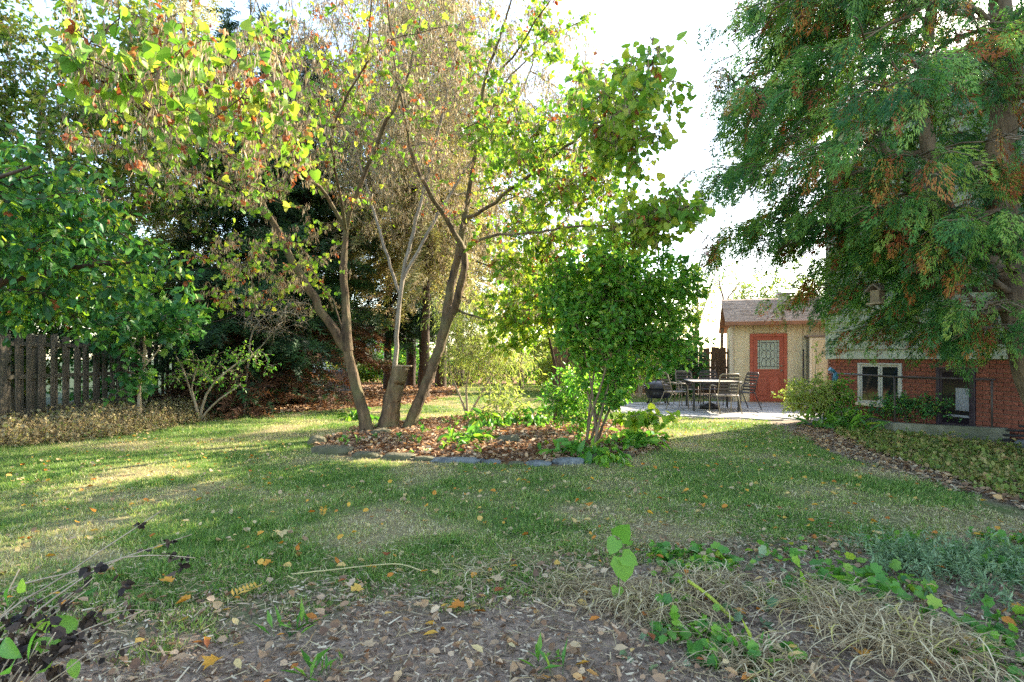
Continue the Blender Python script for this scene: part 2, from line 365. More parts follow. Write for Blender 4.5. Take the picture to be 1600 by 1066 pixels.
def gmat():
    m, N, L = nodes_of('ground_soil_and_turf'); p = N.new('ShaderNodeBsdfPrincipled'); p.inputs['Roughness'].default_value = 0.95
    p.inputs['Specular IOR Level'].default_value = 0.15
    o = N.new('ShaderNodeOutputMaterial'); L.new(p.outputs[0], o.inputs[0])
    at = N.new('ShaderNodeAttribute'); at.attribute_name = 'colr'
    tc = N.new('ShaderNodeTexCoord'); n = N.new('ShaderNodeTexNoise'); n.inputs['Scale'].default_value = 28; n.inputs['Detail'].default_value = 10; n.inputs['Roughness'].default_value = 0.7
    L.new(tc.outputs['Object'], n.inputs['Vector'])
    rp = ramp(N, L, n.outputs['Fac'], [(0.3, (0.45, 0.45, 0.45, 1)), (0.7, (1.45, 1.42, 1.35, 1))])
    mu = N.new('ShaderNodeMix'); mu.data_type = 'RGBA'; mu.blend_type = 'MULTIPLY'; mu.inputs[0].default_value = 1
    L.new(at.outputs['Color'], mu.inputs[6]); L.new(rp.outputs[0], mu.inputs[7]); L.new(mu.outputs[2], p.inputs['Base Color'])
    b = N.new('ShaderNodeBump'); b.inputs['Strength'].default_value = 0.8; b.inputs['Distance'].default_value = 0.03
    n2 = N.new('ShaderNodeTexNoise'); n2.inputs['Scale'].default_value = 60; n2.inputs['Detail'].default_value = 8
    L.new(tc.outputs['Object'], n2.inputs['Vector']); L.new(n2.outputs['Fac'], b.inputs['Height']); L.new(b.outputs[0], p.inputs['Normal'])
    return m
M['ground'] = gmat()

# ------------------------------------------------------------------ the layout of the garden (metres; y runs away from the camera)
BED = [(-3.15, 9.1), (-2.75, 8.25), (-2.2, 7.8), (-1.37, 7.55), (-0.5, 7.3), (0.5, 7.2), (1.4, 7.7), (2.1, 8.4), (2.6, 9.4), (2.5, 11.8), (0.6, 13.4), (-1.5, 12.6), (-3.0, 11.0)]
PATIO = [(2.75, 15.6), (2.55, 14.2), (3.1, 13.3), (4.2, 12.75), (5.6, 12.35), (6.9, 12.2), (7.3, 13.2), (8.85, 17.05), (8.85, 17.55), (6.9, 17.55), (4.9, 17.3), (3.4, 17.0)]
LAWN = [(-14, 6.6), (-9.2, 2.8), (-3.2, 2.75), (-2.0, 2.85), (-0.9, 3.1), (-0.2, 3.2), (0.4, 3.4), (1.0, 3.8), (2.0, 4.0), (2.9, 4.0), (4.2, 4.15), (4.55, 5.0), (4.55, 6.9), (4.75, 8.6), (5.3, 10.9), (5.5, 12.38),
        (4.2, 12.72), (3.1, 13.27), (2.5, 14.2), (2.7, 15.6), (3.4, 17.05), (4.9, 17.35), (6.7, 17.6), (6.7, 20.5), (3, 22), (2, 30), (-2.6, 30), (-2.2, 22), (-2.7, 17.2), (-4.4, 15.2), (-6.2, 13.6), (-6.95, 12), (-6.9, 10.2), (-7.7, 8.7)]
DRYB = [(-9.4, 7.6), (-7.9, 8.5), (-6.95, 10.1), (-6.9, 11.8), (-7.4, 13.6), (-9.2, 15.5)]
COVER = [(4.75, 5.0), (5.0, 6.9), (5.3, 8.6), (5.9, 10.6), (6.55, 10.8), (6.9, 9.6), (7.4, 8.6), (7.6, 5.0)]
def H(x, y):
    b = np.clip(polydist(x, y, BED) / 0.9, 0, 1)
    h = 0.10 * b * b * (3 - 2 * b) + 0.02 * (fbm(x * 1.3, y * 1.3, 5, 3) - 0.5)
    fr_ = np.clip((4.6 - np.asarray(y)) / .6, 0, 1) * np.clip(-polydist(x, y, LAWN) / .5 + .2, 0, 1)
    h = h + fr_ * (.11 * (fbm(np.asarray(x) * 2.3, np.asarray(y) * 2.3, 91, 3) - .5) + .01)
    p = np.clip(-polydist(x, y, PATIO) / 0.3, 0, 1)
    return h * p
xs = np.concatenate([[-400, -150, -60, -30, -18], np.linspace(-13, 10, 161), [14, 22, 40, 150, 400]])
ys = np.concatenate([[-60, -20, -5, 0], np.linspace(1.2, 26, 171), [28, 31, 36, 45, 70, 150, 500, 900]])
gx, gy = np.meshgrid(xs, ys); GX, GY = gx.ravel(), gy.ravel()
dryn = np.clip((fbm(GX * 0.9, GY * 0.9, 21, 4) - 0.43) * 3.2, 0, 1)
lw = np.clip(polydist(GX, GY, LAWN) / 0.35 + (fbm(GX * 3, GY * 3, 9, 3) - 0.5) * 2.2 + 0.3, 0, 1)
bd = np.clip(polydist(GX, GY, BED) / 0.2 + 0.5, 0, 1)
cA = lambda h: np.array(hexc(h))
soil = cA('#8a7868')[None] * (0.8 + 0.5 * fbm(GX * 2, GY * 2, 3, 3))[:, None]
green = cA('#5c6e3c')[None]; straw = cA('#8d8060')[None]
turf = green * (1 - dryn[:, None]) + straw * dryn[:, None]
litc = cA('#7a553c')[None]
gc = soil * (1 - lw[:, None]) + turf * lw[:, None]
gc = gc * (1 - bd[:, None]) + litc * bd[:, None]
out_ = (GX < -9.4).astype(float); gc = gc * (1 - out_[:, None]) + cA('#33402a')[None] * out_[:, None]
under = np.clip((GY - 11) / 3, 0, 1) * np.clip(1 - lw - bd, 0, 1) * (GX < 2) * (GX > -9.4)
gc = gc * (1 - under[:, None]) + litc * under[:, None]; gc[:, 3] = 1
nx, ny = len(xs), len(ys); ii = np.arange((nx - 1) * (ny - 1)); q0 = (ii // (nx - 1)) * nx + ii % (nx - 1)
ground = build('ground', np.stack([GX, GY, H(GX, GY)], 1), np.stack([q0, q0 + 1, q0 + nx + 1, q0 + nx], 1), M['ground'], smooth=True, colr=gc)
tag(ground, kind='structure', label='lawn and soil of the back garden')

# ------------------------------------------------------------------ tree building
def catmull(P, seg):
    P = np.asarray(P, float); n = len(P)
    if n == 2:
        k = max(2, int(np.linalg.norm(P[1, :3] - P[0, :3]) / seg) + 1); t = np.linspace(0, 1, k)[:, None]; return P[0] * (1 - t) + P[1] * t
    E = np.vstack([2 * P[0] - P[1], P, 2 * P[-1] - P[-2]]); out = []
    for i in range(n - 1):
        a, b, c, d = E[i:i + 4]; k = max(1, int(np.linalg.norm(c[:3] - b[:3]) / seg))
        for t in np.arange(k) / k:
            out.append(0.5 * (2 * b + (c - a) * t + (2 * a - 5 * b + 4 * c - d) * t * t + (3 * b - a - 3 * c + d) * t ** 3))
    out.append(P[-1]); return np.array(out)
class Skel:
    def __init__(s, seed=1):
        s.p = []; s.par = []; s.r = []; s.rng = np.random.default_rng(seed)
    def limb(s, pts, seg=0.2, wob=0.0):
        """pts: (x, y, z, radius); starts at the nearest existing node if one is close"""
        C = catmull(pts, seg)
        if wob > 0: C[1:-1, :3] += s.rng.normal(size=(len(C) - 2, 3)) * wob
        last = -1
        if s.p:
            A = np.array(s.p); d = np.linalg.norm(A - C[0, :3], axis=1); last = int(d.argmin())
            C = C[1:]
        for q in C:
            s.p.append(q[:3].copy()); s.par.append(last); s.r.append(max(q[3], 0.002)); last = len(s.p) - 1
    def grow(s, targets, seg=0.22, arch=0.15, wob=0.03, rtip=0.005, minz=None, skip=0):
        A = np.array(s.p); T = np.asarray(targets)
        start = np.array([np.linalg.norm(A[skip:] - t, axis=1).min() for t in T]); T = T[np.argsort(start)]
        cap = len(A) + int(sum(np.linalg.norm(T - A[0], axis=1)) / seg) + 10 * len(T)
        B = np.zeros((cap, 3)); B[:len(A)] = A; n = len(A)
        for t in T:
            dv = t - B[skip:n]; dist = np.linalg.norm(dv, axis=1)
            pen = dist * (1 + 0.5 * np.clip(-dv[:, 2] / np.maximum(dist, 1e-6), 0, 1))
            j = skip + int(pen.argmin()); L = dist[j - skip]
            if L < 0.03: continue
            k = max(1, int(math.ceil(L / seg))); base = B[j]
            pj = s.par[j]; bdir = norm(B[j] - B[pj]) if pj >= 0 else np.array([0, 0, 1.0])
            c = base + bdir * L * 0.35 + np.array([0, 0, arch * L]); last = j
            for i in range(1, k + 1):
                u = i / k; q = (1 - u) ** 2 * base + 2 * u * (1 - u) * c + u * u * t
                if i < k: q = q + s.rng.normal(size=3) * wob * min(1, L)
                B[n] = q; s.p.append(q); s.par.append(last); s.r.append(0.0); last = n; n += 1
        N = len(s.p); cnt = np.zeros(N); kids = np.zeros(N, int)
        for i in range(N):
            if s.par[i] >= 0: kids[s.par[i]] += 1
        for i in range(N - 1, -1, -1):
            if kids[i] == 0: cnt[i] += 1
            if s.par[i] >= 0: cnt[s.par[i]] += cnt[i]
        for i in range(N):
            if s.r[i] <= 0: s.r[i] = rtip * cnt[i] ** 0.48
        for i in range(N):
            if s.par[i] >= 0: s.r[i] = min(s.r[i], s.r[s.par[i]] * 1.0 + 1e-5)
    def arrays(s):
        P = np.array(s.p); par = np.array(s.par); r = np.array(s.r)
        d = np.zeros_like(P); ok = par >= 0; d[ok] = norm(P[ok] - P[par[ok]]); d[~ok] = (0, 0, 1)
        return P, par, r, d
    def mesh(s, flare=0.0, rough=0.0):
        P, par, r, d = s.arrays(); N = len(P); ch = [[] for _ in range(N)]
        for i in range(N):
            if par[i] >= 0: ch[par[i]].append(i)
        Vs, Fs, off = [], [], 0
        starts = [(-1, i) for i in range(N) if par[i] < 0]
        while starts:
            p0, i = starts.pop(); chain = ([p0] if p0 >= 0 else []) + [i]; first = p0 >= 0
            while ch[chain[-1]]:
                c = sorted(ch[chain[-1]], key=lambda k: -r[k]); starts += [(chain[-1], k) for k in c[1:]]; chain.append(c[0])
            Q = P[chain]; rr = r[chain].copy()
            if first and len(rr) > 1: rr[0] = rr[1] * 1.15
            if len(Q) < 2: continue
            rm = rr.max(); n = 30 if (rm > 0.085 and rough > .08) else 14 if rm > 0.09 else 9 if rm > 0.04 else 6 if rm > 0.015 else 4 if rm > 0.007 else 3
            t = np.gradient(Q, axis=0); t = norm(t); arc = np.concatenate([[0], np.cumsum(np.linalg.norm(np.diff(Q, axis=0), axis=1))])
            ref = np.array([0, 0, 1.0]) if abs(t[0, 2]) < 0.9 else np.array([1.0, 0, 0])
            ang = np.arange(n) / n * TAU; ca, sa = np.cos(ang)[:, None], np.sin(ang)[:, None]; V = []
            for k in range(len(Q)):
                u = np.cross(t[k], ref); u /= np.linalg.norm(u) + 1e-9; v = np.cross(u, t[k]); ref = v
                if n == 30: w = 1 + (rough * 1.6 * (vnoise(ang * 14 / TAU, np.full(n, arc[k] * 3.2), 5) - .5) + rough * .9 * (vnoise(ang * 26 / TAU, np.full(n, arc[k] * 7), 6) - .5) + rough * .9 * np.sin(ang * 2 + arc[k] * 1.3) * .5)[:, None]
                else: w = 1 + (rough * np.sin(ang * 3 + Q[k, 2] * 3.1) + rough * 0.6 * np.sin(ang * 5 - Q[k, 2] * 5.3))[:, None] if rough and rm > 0.05 else 1.0
                V.append(Q[k] + rr[k] * w * (u * ca + v * sa))
            V = np.concatenate(V); m = len(Q)
            a = np.arange(m - 1)[:, None] * n; k = np.arange(n)[None]; k2 = (k + 1) % n
            F = np.stack([a + k, a + k2, a + n + k2, a + n + k], -1).reshape(-1, 4)
            Vs.append(V); Fs.append(F + off); off += len(V)
        return np.concatenate(Vs), np.concatenate(Fs)
def ell(n, E, r, shell=2.4):
    E = np.asarray(E, float); w = np.prod(E[:, 3:], axis=1); k = r.choice(len(E), n, p=w / w.sum())
    return E[k, :3] + rdir(n, r) * (r.random(n) ** (1 / shell))[:, None] * E[k, 3:]
def twig_cones(o, d, L, r0):
    n = len(o); X, Y, Z = frames(d); a = np.array([0, TAU / 3, 2 * TAU / 3])
    ring = np.stack([np.cos(a), np.zeros(3), np.sin(a)], 1)
    T = np.vstack([ring, [[0, 1, 0]]]); sc = np.stack([np.full(n, r0), L, np.full(n, r0)], 1)
    return scatter(T, np.array([[0, 1, 3], [1, 2, 3], [2, 0, 3]]), o, (X, Y, Z), sc)
def leafing(S, ntwig, Ltwig, per, shape, size, r, rmax=0.012, droop=0.3, spread=0.9, up=(0, 0, 1), jit=0.8, sizev=0.3, nodes=None, flat=1.0):
    """twigs on thin nodes and leaves along them -> (twig V, F), (leaf V, F, rnd)"""
    P, par, rad, d = S.arrays(); idx = np.nonzero(rad < rmax)[0] if nodes is None else nodes
    k = r.choice(idx, ntwig); td = norm(d[k] * 0.6 + r.normal(size=(ntwig, 3)) * spread * np.array([1, 1, flat]) + np.array([0, 0, -droop * 0.4]))
    L = Ltwig * (0.5 + r.random(ntwig)); tw = twig_cones(P[k], td, L, 0.0034)
    n = ntwig * per; j = np.repeat(np.arange(ntwig), per); u = r.random(n) * 0.85 + 0.15
    pos = P[k][j] + td[j] * (L[j] * u)[:, None]
    ld = norm(td[j] * 0.5 + r.normal(size=(n, 3)) * 0.8 + np.array([0, 0, -droop]))
    sz = size * (1 - sizev + 2 * sizev * r.random(n))
    V, F = scatter(shape[0], shape[1], pos + ld * 0.01, frames(ld, r, up, jit), sz)
    base = r.random(ntwig)[j] * 0.6 + r.random(n) * 0.4
    return tw, (V, F, np.repeat(base, len(shape[0])))
def assemble(name, label, base, S, leaves, bark, cat='tree', group=None, twigs=(), rough=0.05, woodname='trunk'):
    base = np.array(base, float); root = empty(name, base, 0, label, cat, group)
    V, F = S.mesh(rough=rough); build(woodname, V - base, F, M[bark], root, smooth=True)
    if twigs:
        tv, tf, _ = join([(a, b, np.zeros(len(a))) for a, b in twigs]); build('twig_foliage', tv - base, tf, M[bark], root)
    for nm, mt, (lv, lf, lr) in leaves: build(nm, lv - base, lf, M[mt], root, rnd=lr)
    return root
def broadleaf(name, label, base, limbs, E, ntar, ntwig, Ltwig, per, shape, size, mat, bark, seed, cat='tree', group=None, droop=0.3, arch=0.15, rtip=0.005, rmax=0.012, seg=0.25, spread=0.9, extra=None, jit=0.8, shell=2.4, skip=0, flat=1.0):
    S = Skel(seed); r = np.random.default_rng(seed + 100)
    for l in limbs: S.limb(l, seg, 0.012)
    S.grow(ell(ntar, E, r, shell), seg, arch, 0.05, rtip, skip=skip)
    tw, lv = leafing(S, ntwig, Ltwig, per, shape, size, r, rmax, droop, spread, jit=jit, flat=flat)
    leaves = [('crown', mat, lv)]; tws = [tw]
    for e in (extra or []):
        t2, l2 = leafing(S, e['ntwig'], e['L'], e['per'], e['shape'], e['size'], r, e.get('rmax', rmax), e.get('droop', droop), jit=e.get('jit', 0.8)); tws.append(t2); leaves.append((e['name'], e['mat'], l2))
    return assemble(name, label, base, S, leaves, bark, cat, group, tws)
def lim(base, *pts): return [tuple(base) + (pts[0],)] + list(pts[1:])

# ------------------------------------------------------------------ patio of flagstones
patio = empty('patio', (0, 0, 0)); tag(patio, 'pale irregular flagstone patio in front of the cream shed', kind='structure')
MB().poly(PATIO, -0.05, 0.006).build('joint_sand', M['mortar_sand'], patio)
def clip_poly(poly, a, b):
    """part of poly nearer to a than to b"""
    a, b = np.array(a), np.array(b); m = (a + b) / 2; nn = b - a; out = []
    for i in range(len(poly)):
        p, q = np.array(poly[i]), np.array(poly[(i + 1) % len(poly)]); sp, sq = (p - m) @ nn, (q - m) @ nn
        if sp <= 0: out.append(tuple(p))
        if sp * sq < 0: out.append(tuple(p + (q - p) * (sp / (sp - sq))))
    return out
rr = np.random.default_rng(5); seeds = []
for i in range(11):
    for j in range(9):
        p = (2.3 + i * 0.63 + (j % 2) * 0.3 + rr.normal() * 0.13, 12.0 + j * 0.66 + rr.normal() * 0.13)
        if polydist(np.array([p[0]]), np.array([p[1]]), PATIO)[0] > 0.12: seeds.append(p)
for s_ in seeds:
    poly = [(s_[0] - 2, s_[1] - 2), (s_[0] + 2, s_[1] - 2), (s_[0] + 2, s_[1] + 2), (s_[0] - 2, s_[1] + 2)]
    for o_ in seeds:
        if o_ != s_ and abs(o_[0] - s_[0]) < 2.5 and abs(o_[1] - s_[1]) < 2.5: poly = clip_poly(poly, s_, o_)
        if len(poly) < 3: break
    c = np.array(s_); ok = []
    for p in poly:                                     # keep inside the patio outline, shrink for the joint
        p = np.array(p)
        for k in range(30):
            if polydist(p[:1], p[1:], PATIO)[0] > -0.05: break
            p = c + (p - c) * 0.93
        ok.append(tuple(c + (p - c) * (1 - 0.022 / max(np.linalg.norm(p - c), 0.1))))
    zt = 0.026 + rr.random() * 0.010
    m_ = MB(); m_.poly([(p[0] - c[0], p[1] - c[1]) for p in ok], 0.0, zt, 0.008); fo = m_.build('flagstone', M['flag'], patio); fo.location = (c[0], c[1], 0)

# ------------------------------------------------------------------ cream shed
SX, SY = 6.87, 17.6
SROT = math.radians(-18)
shed = empty('garden_shed', (SX, SY, 0), SROT, 'cream panelled shed with shingle roof and red door behind the patio', 'shed')
SW, SD, SE = 6.2, 5.0, 2.46                               # width, depth, eave height
MB().box((0.02, 0.03, 0), (SW, SD, SE)).build('wall', M['cream'], shed)
dx0, dx1 = 0.45, 1.49                                     # door frame from the left corner
edges = [0.0] + [0.10 + 0.455 * k for k in range(1, 14)]
for a, b in zip(edges, edges[1:]):
    a2, b2 = a + 0.010, b - 0.010
    segs = [(a2, b2, 0.0, SE)]
    if b2 > dx0 and a2 < dx1:
        segs = [(a2, min(b2, dx0 - 0.002), 0, SE)] if a2 < dx0 - 0.02 else []
        if b2 > dx1 + 0.02: segs.append((max(a2, dx1 + 0.002), b2, 0, SE))
        segs.append((max(a2, dx0), min(b2, dx1), 2.105, SE))
    for x0, x1, z0, z1 in segs:
        if x1 - x0 > 0.02: MB().box((x0, 0.0, z0 + 0.02), (x1, 0.029, z1), 0.003).build('wall_panel', M['cream'], shed)
MB().box((-0.035, -0.02, 0), (0.0, 0.08, SE), 0.004).build('corner_board', M['cream_trim'], shed)
ds = MB(); ds.box((-0.13, -0.085, 0.15), (-0.04, -0.022, 2.40), 0.008); ds.box((-0.15, -0.09, 1.18), (-0.036, -0.018, 1.22)); ds.build('downspout', M['cream_trim'], shed)
fr = MB()
fr.box((dx0, -0.03, 0.03), (dx0 + 0.09, 0.06, 2.10), 0.006); fr.box((dx1 - 0.09, -0.03, 0.03), (dx1, 0.06, 2.10), 0.006); fr.box((dx0 + 0.09, -0.03, 2.01), (dx1 - 0.09, 0.06, 2.10), 0.006)
fr.build('door_frame', M['door_red'], shed)
MB().box((dx0 - 0.06, -0.25, 0.0), (dx1 + 0.10, 0.0, 0.045), 0.01).build('door_step', M['brown_fascia'], shed)
door = MB(); D0, D1 = dx0 + 0.095, dx1 - 0.095
gx0, gx1, gz0, gz1 = D0 + 0.12, D1 - 0.12, 1.02, 1.90
for bx_ in (((D0, 0.05), (gx0, 2.005)), ((gx1, 0.05), (D1, 2.005)), ((gx0, gz1), (gx1, 2.005)), ((gx0, 0.05), (gx1, gz0))):
    door.box((bx_[0][0], 0.0, bx_[0][1]), (bx_[1][0], 0.045, bx_[1][1]))
dob = door.build('door', M['door_red'], shed)
gw = MB()
for a, b in (((gx0 - .03, gz0 - .03), (gx0, gz1 + .03)), ((gx1, gz0 - .03), (gx1 + .03, gz1 + .03)), ((gx0, gz1), (gx1, gz1 + .03)), ((gx0, gz0 - .03), (gx1, gz0))):
    gw.box((a[0], -0.016, a[1]), (b[0], -0.001, b[1]), 0.003)
gw.build('glass_frame', M['door_red'], dob)
MB().box((gx0, 0.012, gz0), (gx1, 0.022, gz1)).build('glass_pane', M['glass_pale'], dob)
cm = MB(); gm, gh = (gx0 + gx1) / 2, gz1 - gz0; gwid = gx1 - gx0
def came(p, q, w=0.007):
    cm.tube([(p[0], 0.008, p[1]), (q[0], 0.008, q[1])], w, 4)
for f in (0.10, 0.90): came((gx0 + gwid * f, gz0), (gx0 + gwid * f, gz1))
for f in (0.08, 0.92): came((gx0, gz0 + gh * f), (gx1, gz0 + gh * f))
for xo in (0.30, 0.50, 0.70):
    cx_ = gx0 + gwid * xo
    for k in range(3):
        zc = gz0 + gh * (0.22 + 0.28 * k); pts = [(cx_ + 0.11 * gwid * math.sin(t) , 0.008, zc + 0.14 * gh * math.cos(t)) for t in np.linspace(0, TAU, 13)[:-1]]
        cm.tube(pts, 0.006, 4, True)
for t in np.linspace(0.2, 0.8, 4): came((gx0, gz0 + gh * t), (gx0 + gwid * 0.10, gz0 + gh * t)); came((gx1 - gwid * 0.10, gz0 + gh * t), (gx1, gz0 + gh * t))
cm.build('leaded_came', M['dark_metal'], dob)
for x0, x1 in ((D0 + 0.12, (D0 + D1) / 2 - 0.03), ((D0 + D1) / 2 + 0.03, D1 - 0.12)):
    for z0, z1 in ((0.22, 0.78),):
        MB().box((x0, -0.014, z0), (x1, 0.001, z1), 0.012).build('door_panel', M['door_red'], dob)
MB().lathe([(0.0, 0), (0.03, 0), (0.03, 0.012), (0.0, 0.012)], (0, 0, 0), 12).build('deadbolt', M['tan_metal'], dob)
kb = MB().lathe([(0.0, 0.075), (0.026, 0.07), (0.032, 0.05), (0.02, 0.03), (0.012, 0.02), (0.03, 0.01), (0.03, 0)], (0, 0, 0), 14).build('door_knob', M['tan_metal'], dob)
for o in [x for x in dob.children if x.name.startswith(('deadbolt', 'door_knob'))]:
    o.rotation_euler = (math.radians(90), 0, 0); o.location = (D1 - 0.06, -0.001, 1.12 if o.name.startswith('deadbolt') else 0.98)
# roof
OV, pitch, RIDGE = 0.25, 17.5, 2.75
tp = math.tan(math.radians(pitch))
def rz(y): return SE - 0.02 + (y + 0.32) * tp
roof = MB()
prof = [(-0.32, rz(-0.32)), (RIDGE, rz(RIDGE)), (2 * RIDGE + 0.32, rz(-0.32)), (2 * RIDGE + 0.32, rz(-0.32) - 0.09), (RIDGE, rz(RIDGE) - 0.10), (-0.32, rz(-0.32) - 0.09)]
roof.prism(prof, -OV, SW + OV); rf = roof.build('roof', M['brown_fascia'], shed)
MB().box((-OV - 0.02, -0.40, SE - 0.115), (SW + OV, -0.322, SE + 0.005), 0.008).build('gutter', M['brown_fascia'], shed)
# shingle courses: individual tabs joined as one part
Vs, Fs, o_ = [], [], 0; rr = np.random.default_rng(3)
ca, sa = math.cos(math.radians(pitch)), math.sin(math.radians(pitch)); slope = (RIDGE + 0.32) / ca; nr = int(slope / 0.14) + 1
for k in range(nr):
    x = -OV - 0.01 - rr.random() * 0.3
    while x < SW + OV:
        w = 0.16 + 0.2 * rr.random(); x0, x1 = max(x, -OV - 0.02), min(x + w - 0.006, SW + OV + 0.02); x += w
        if x1 - x0 < 0.03: continue
        s0, s1 = k * 0.14 - 0.03 + rr.random() * 0.012, min(k * 0.14 + 0.145, slope); h = 0.010 + rr.random() * 0.008
        for (s, up) in ((s0, h), (s1, 0.004)):
            for xx in (x0, x1):
                Vs.append((xx, -0.32 + s * ca - up * sa, rz(-0.32) + s * sa + up * ca + 0.004))
        for xx in (x0, x1): Vs.append((xx, -0.32 + s0 * ca, rz(-0.32) + s0 * sa + 0.002))
        Fs += [(o_, o_ + 1, o_ + 3, o_ + 2), (o_, o_ + 4, o_ + 5, o_ + 1)]; o_ += 6
tag(build('shingle', Vs, Fs, M['shingle'], rf), kind='stuff')
MB().prism([(RIDGE - 0.16, rz(RIDGE) - 0.03), (RIDGE, rz(RIDGE) + 0.035), (RIDGE + 0.16, rz(RIDGE) - 0.03)], -OV - 0.02, SW + OV).build('ridge_cap', M['shingle'], rf)
for xc in (1.72, 3.66):
    v = MB(); y0 = RIDGE - 0.42; v.box((xc - 0.16, y0, rz(y0) - 0.05), (xc + 0.16, y0 + 0.3, rz(y0) + 0.24), 0.01)
    v.box((xc - 0.22, y0 - 0.06, rz(y0) + 0.24), (xc + 0.22, y0 + 0.36, rz(y0) + 0.31), 0.012); v.build('roof_vent', M['vent'], rf)
# storage locker leaning on the shed
lk = empty('storage_locker', (SX + 2.0 * math.cos(SROT) + .03 * math.sin(SROT), SY + 2.0 * math.sin(SROT) - .03 * math.cos(SROT), 0), SROT, 'tall cream storage locker standing against the shed wall right of the red door', 'locker')
MB().box((0.0, -0.52, 0.02), (1.5, -0.02, 1.96), 0.01).build('body', M['concrete'], lk)
MB().box((-0.06, -0.60, 1.96), (1.56, 0.0, 2.02), 0.01).build('top', M['bark_grey'], lk)
MB().box((0.0, -0.545, 0.02), (0.07, -0.522, 1.955), 0.004).build('corner_post', M['cream_trim'], lk)
ld_ = MB().box((0.075, -0.54, 0.06), (0.76, -0.522, 1.90), 0.004).build('locker_door', M['cream'], lk)
MB().box((0.15, -0.55, 1.05), (0.68, -0.54, 1.80), 0.006).build('door_panel', M['cream'], ld_)
MB().box((0.15, -0.55, 0.15), (0.68, -0.54, 0.95), 0.006).build('door_panel', M['cream'], ld_)
MB().box((0.07, -0.547, 1.87), (1.5, -0.523, 1.955), 0.004).build('top_rail', M['cream_trim'], lk)
pl = MB().tube([(8.48, 16.55, 0.03), (8.60, 16.80, 1.62)], 0.018, 8).build('leaning_pole', M['black_metal']); tag(pl, 'thin dark pole leaning on the side of the cream storage locker', 'pole')

# ------------------------------------------------------------------ house on the right
C0 = np.array([7.25, 13.0]); uv = np.array([0.242, -0.97]); uv /= np.linalg.norm(uv); hrz = math.atan2(uv[1], uv[0])
house = empty('brick_house', (C0[0], C0[1], 0), hrz, 'house with red brick base and grey green lap siding behind the cedar', 'house')
HL, HB = 13.0, 1.35                                     # length of the wall, top of the brick
openings = [(0.86, 1.78, 0.42, 1.22), (2.60, 3.18, 0.14, 1.155)]
core = MB(); core.box((0.02, 0.012, -0.3), (HL, 9.0, HB - 0.02)); core.box((0.03, 0.06, HB - 0.02), (HL, 9.0, 6.55)); core.build('wall', M['mortar'], house)
rr = np.random.default_rng(8); BL, BH, J = 0.213, 0.064, 0.011; rest_V, rest_F, ro = [], [], 0; nb = 0
def brick_mesh(L, nm='brick'):
    b = MB(); b.box((0, -0.012, 0), (L, 0.05, BH), 0.004); bmesh.ops.recalc_face_normals(b.bm, faces=b.bm.faces)
    me = bpy.data.meshes.new(nm); b.bm.to_mesh(me); b.bm.free(); me.materials.append(M['brick']); return me
full = brick_mesh(BL); cand = []
for k in range(18):
    z = HB - (k + 1) * (BH + J) - 0.02; x = 0.0 - (0.112 if k % 2 else 0)
    while x < HL:
        a, b = max(x, 0.0), x + BL; x += BL + J; spans = [(a, b)]
        for s0, s1, z0, z1 in openings:
            if z + BH > z0 - 0.07 and z < z1 + 0.005:
                ns = []
                for p, q in spans:
                    if q <= s0 - 0.06 or p >= s1 + 0.06: ns.append((p, q))
                    else:
                        if p < s0 - 0.09: ns.append((p, s0 - 0.065))
                        if q > s1 + 0.09: ns.append((s1 + 0.065, q))
                spans = ns
        for p, q in spans:
            if q - p > 0.03: cand.append((p, q, z))
cand.sort(key=lambda c: (0 if 0 <= c[0] < 4.6 else 1, -c[2]))
for p, q, z in cand:
    if nb < 300 and p < 4.6:
        o = link('brick', full if abs(q - p - BL) < 1e-4 else brick_mesh(q - p), house); o.location = (p, rr.normal() * 0.0012, z); nb += 1
    else:
        for vx in (p, q):
            for vy in (-0.012, 0.05):
                for vz in (z, z + BH): rest_V.append((vx, vy, vz))
        rest_F += [tuple(ro + i for i in qd) for qd in ((0, 1, 3, 2), (4, 6, 7, 5), (0, 4, 5, 1), (2, 3, 7, 6), (0, 2, 6, 4), (1, 5, 7, 3))]; ro += 8
tag(build('brick_field', rest_V, rest_F, M['brick'], house), kind='stuff')
for k in range(25):                                      # lap siding, each board wedge shaped
    z0 = HB - 0.015 + k * 0.2
    bm_ = MB(); bm_.prism([(-0.045, z0), (-0.05, z0 + 0.006), (-0.018, z0 + 0.215), (0.055, z0 + 0.215), (0.055, z0)], -0.02, HL); bm_.build('siding_board', M['siding'], house)
MB().box((-0.055, -0.062, HB - 0.03), (-0.021, 0.09, 6.4), 0.004).build('corner_trim', M['siding'], house)
hr = MB(); hr.prism([(-0.6, 6.4), (4.5, 8.2), (9.6, 6.4), (9.6, 6.55), (4.5, 8.4), (-0.6, 6.55)], -0.6, HL); hr.build('roof', M['shingle'], house)  # unseen eave and roof behind the cedar, raised to shade the lawn
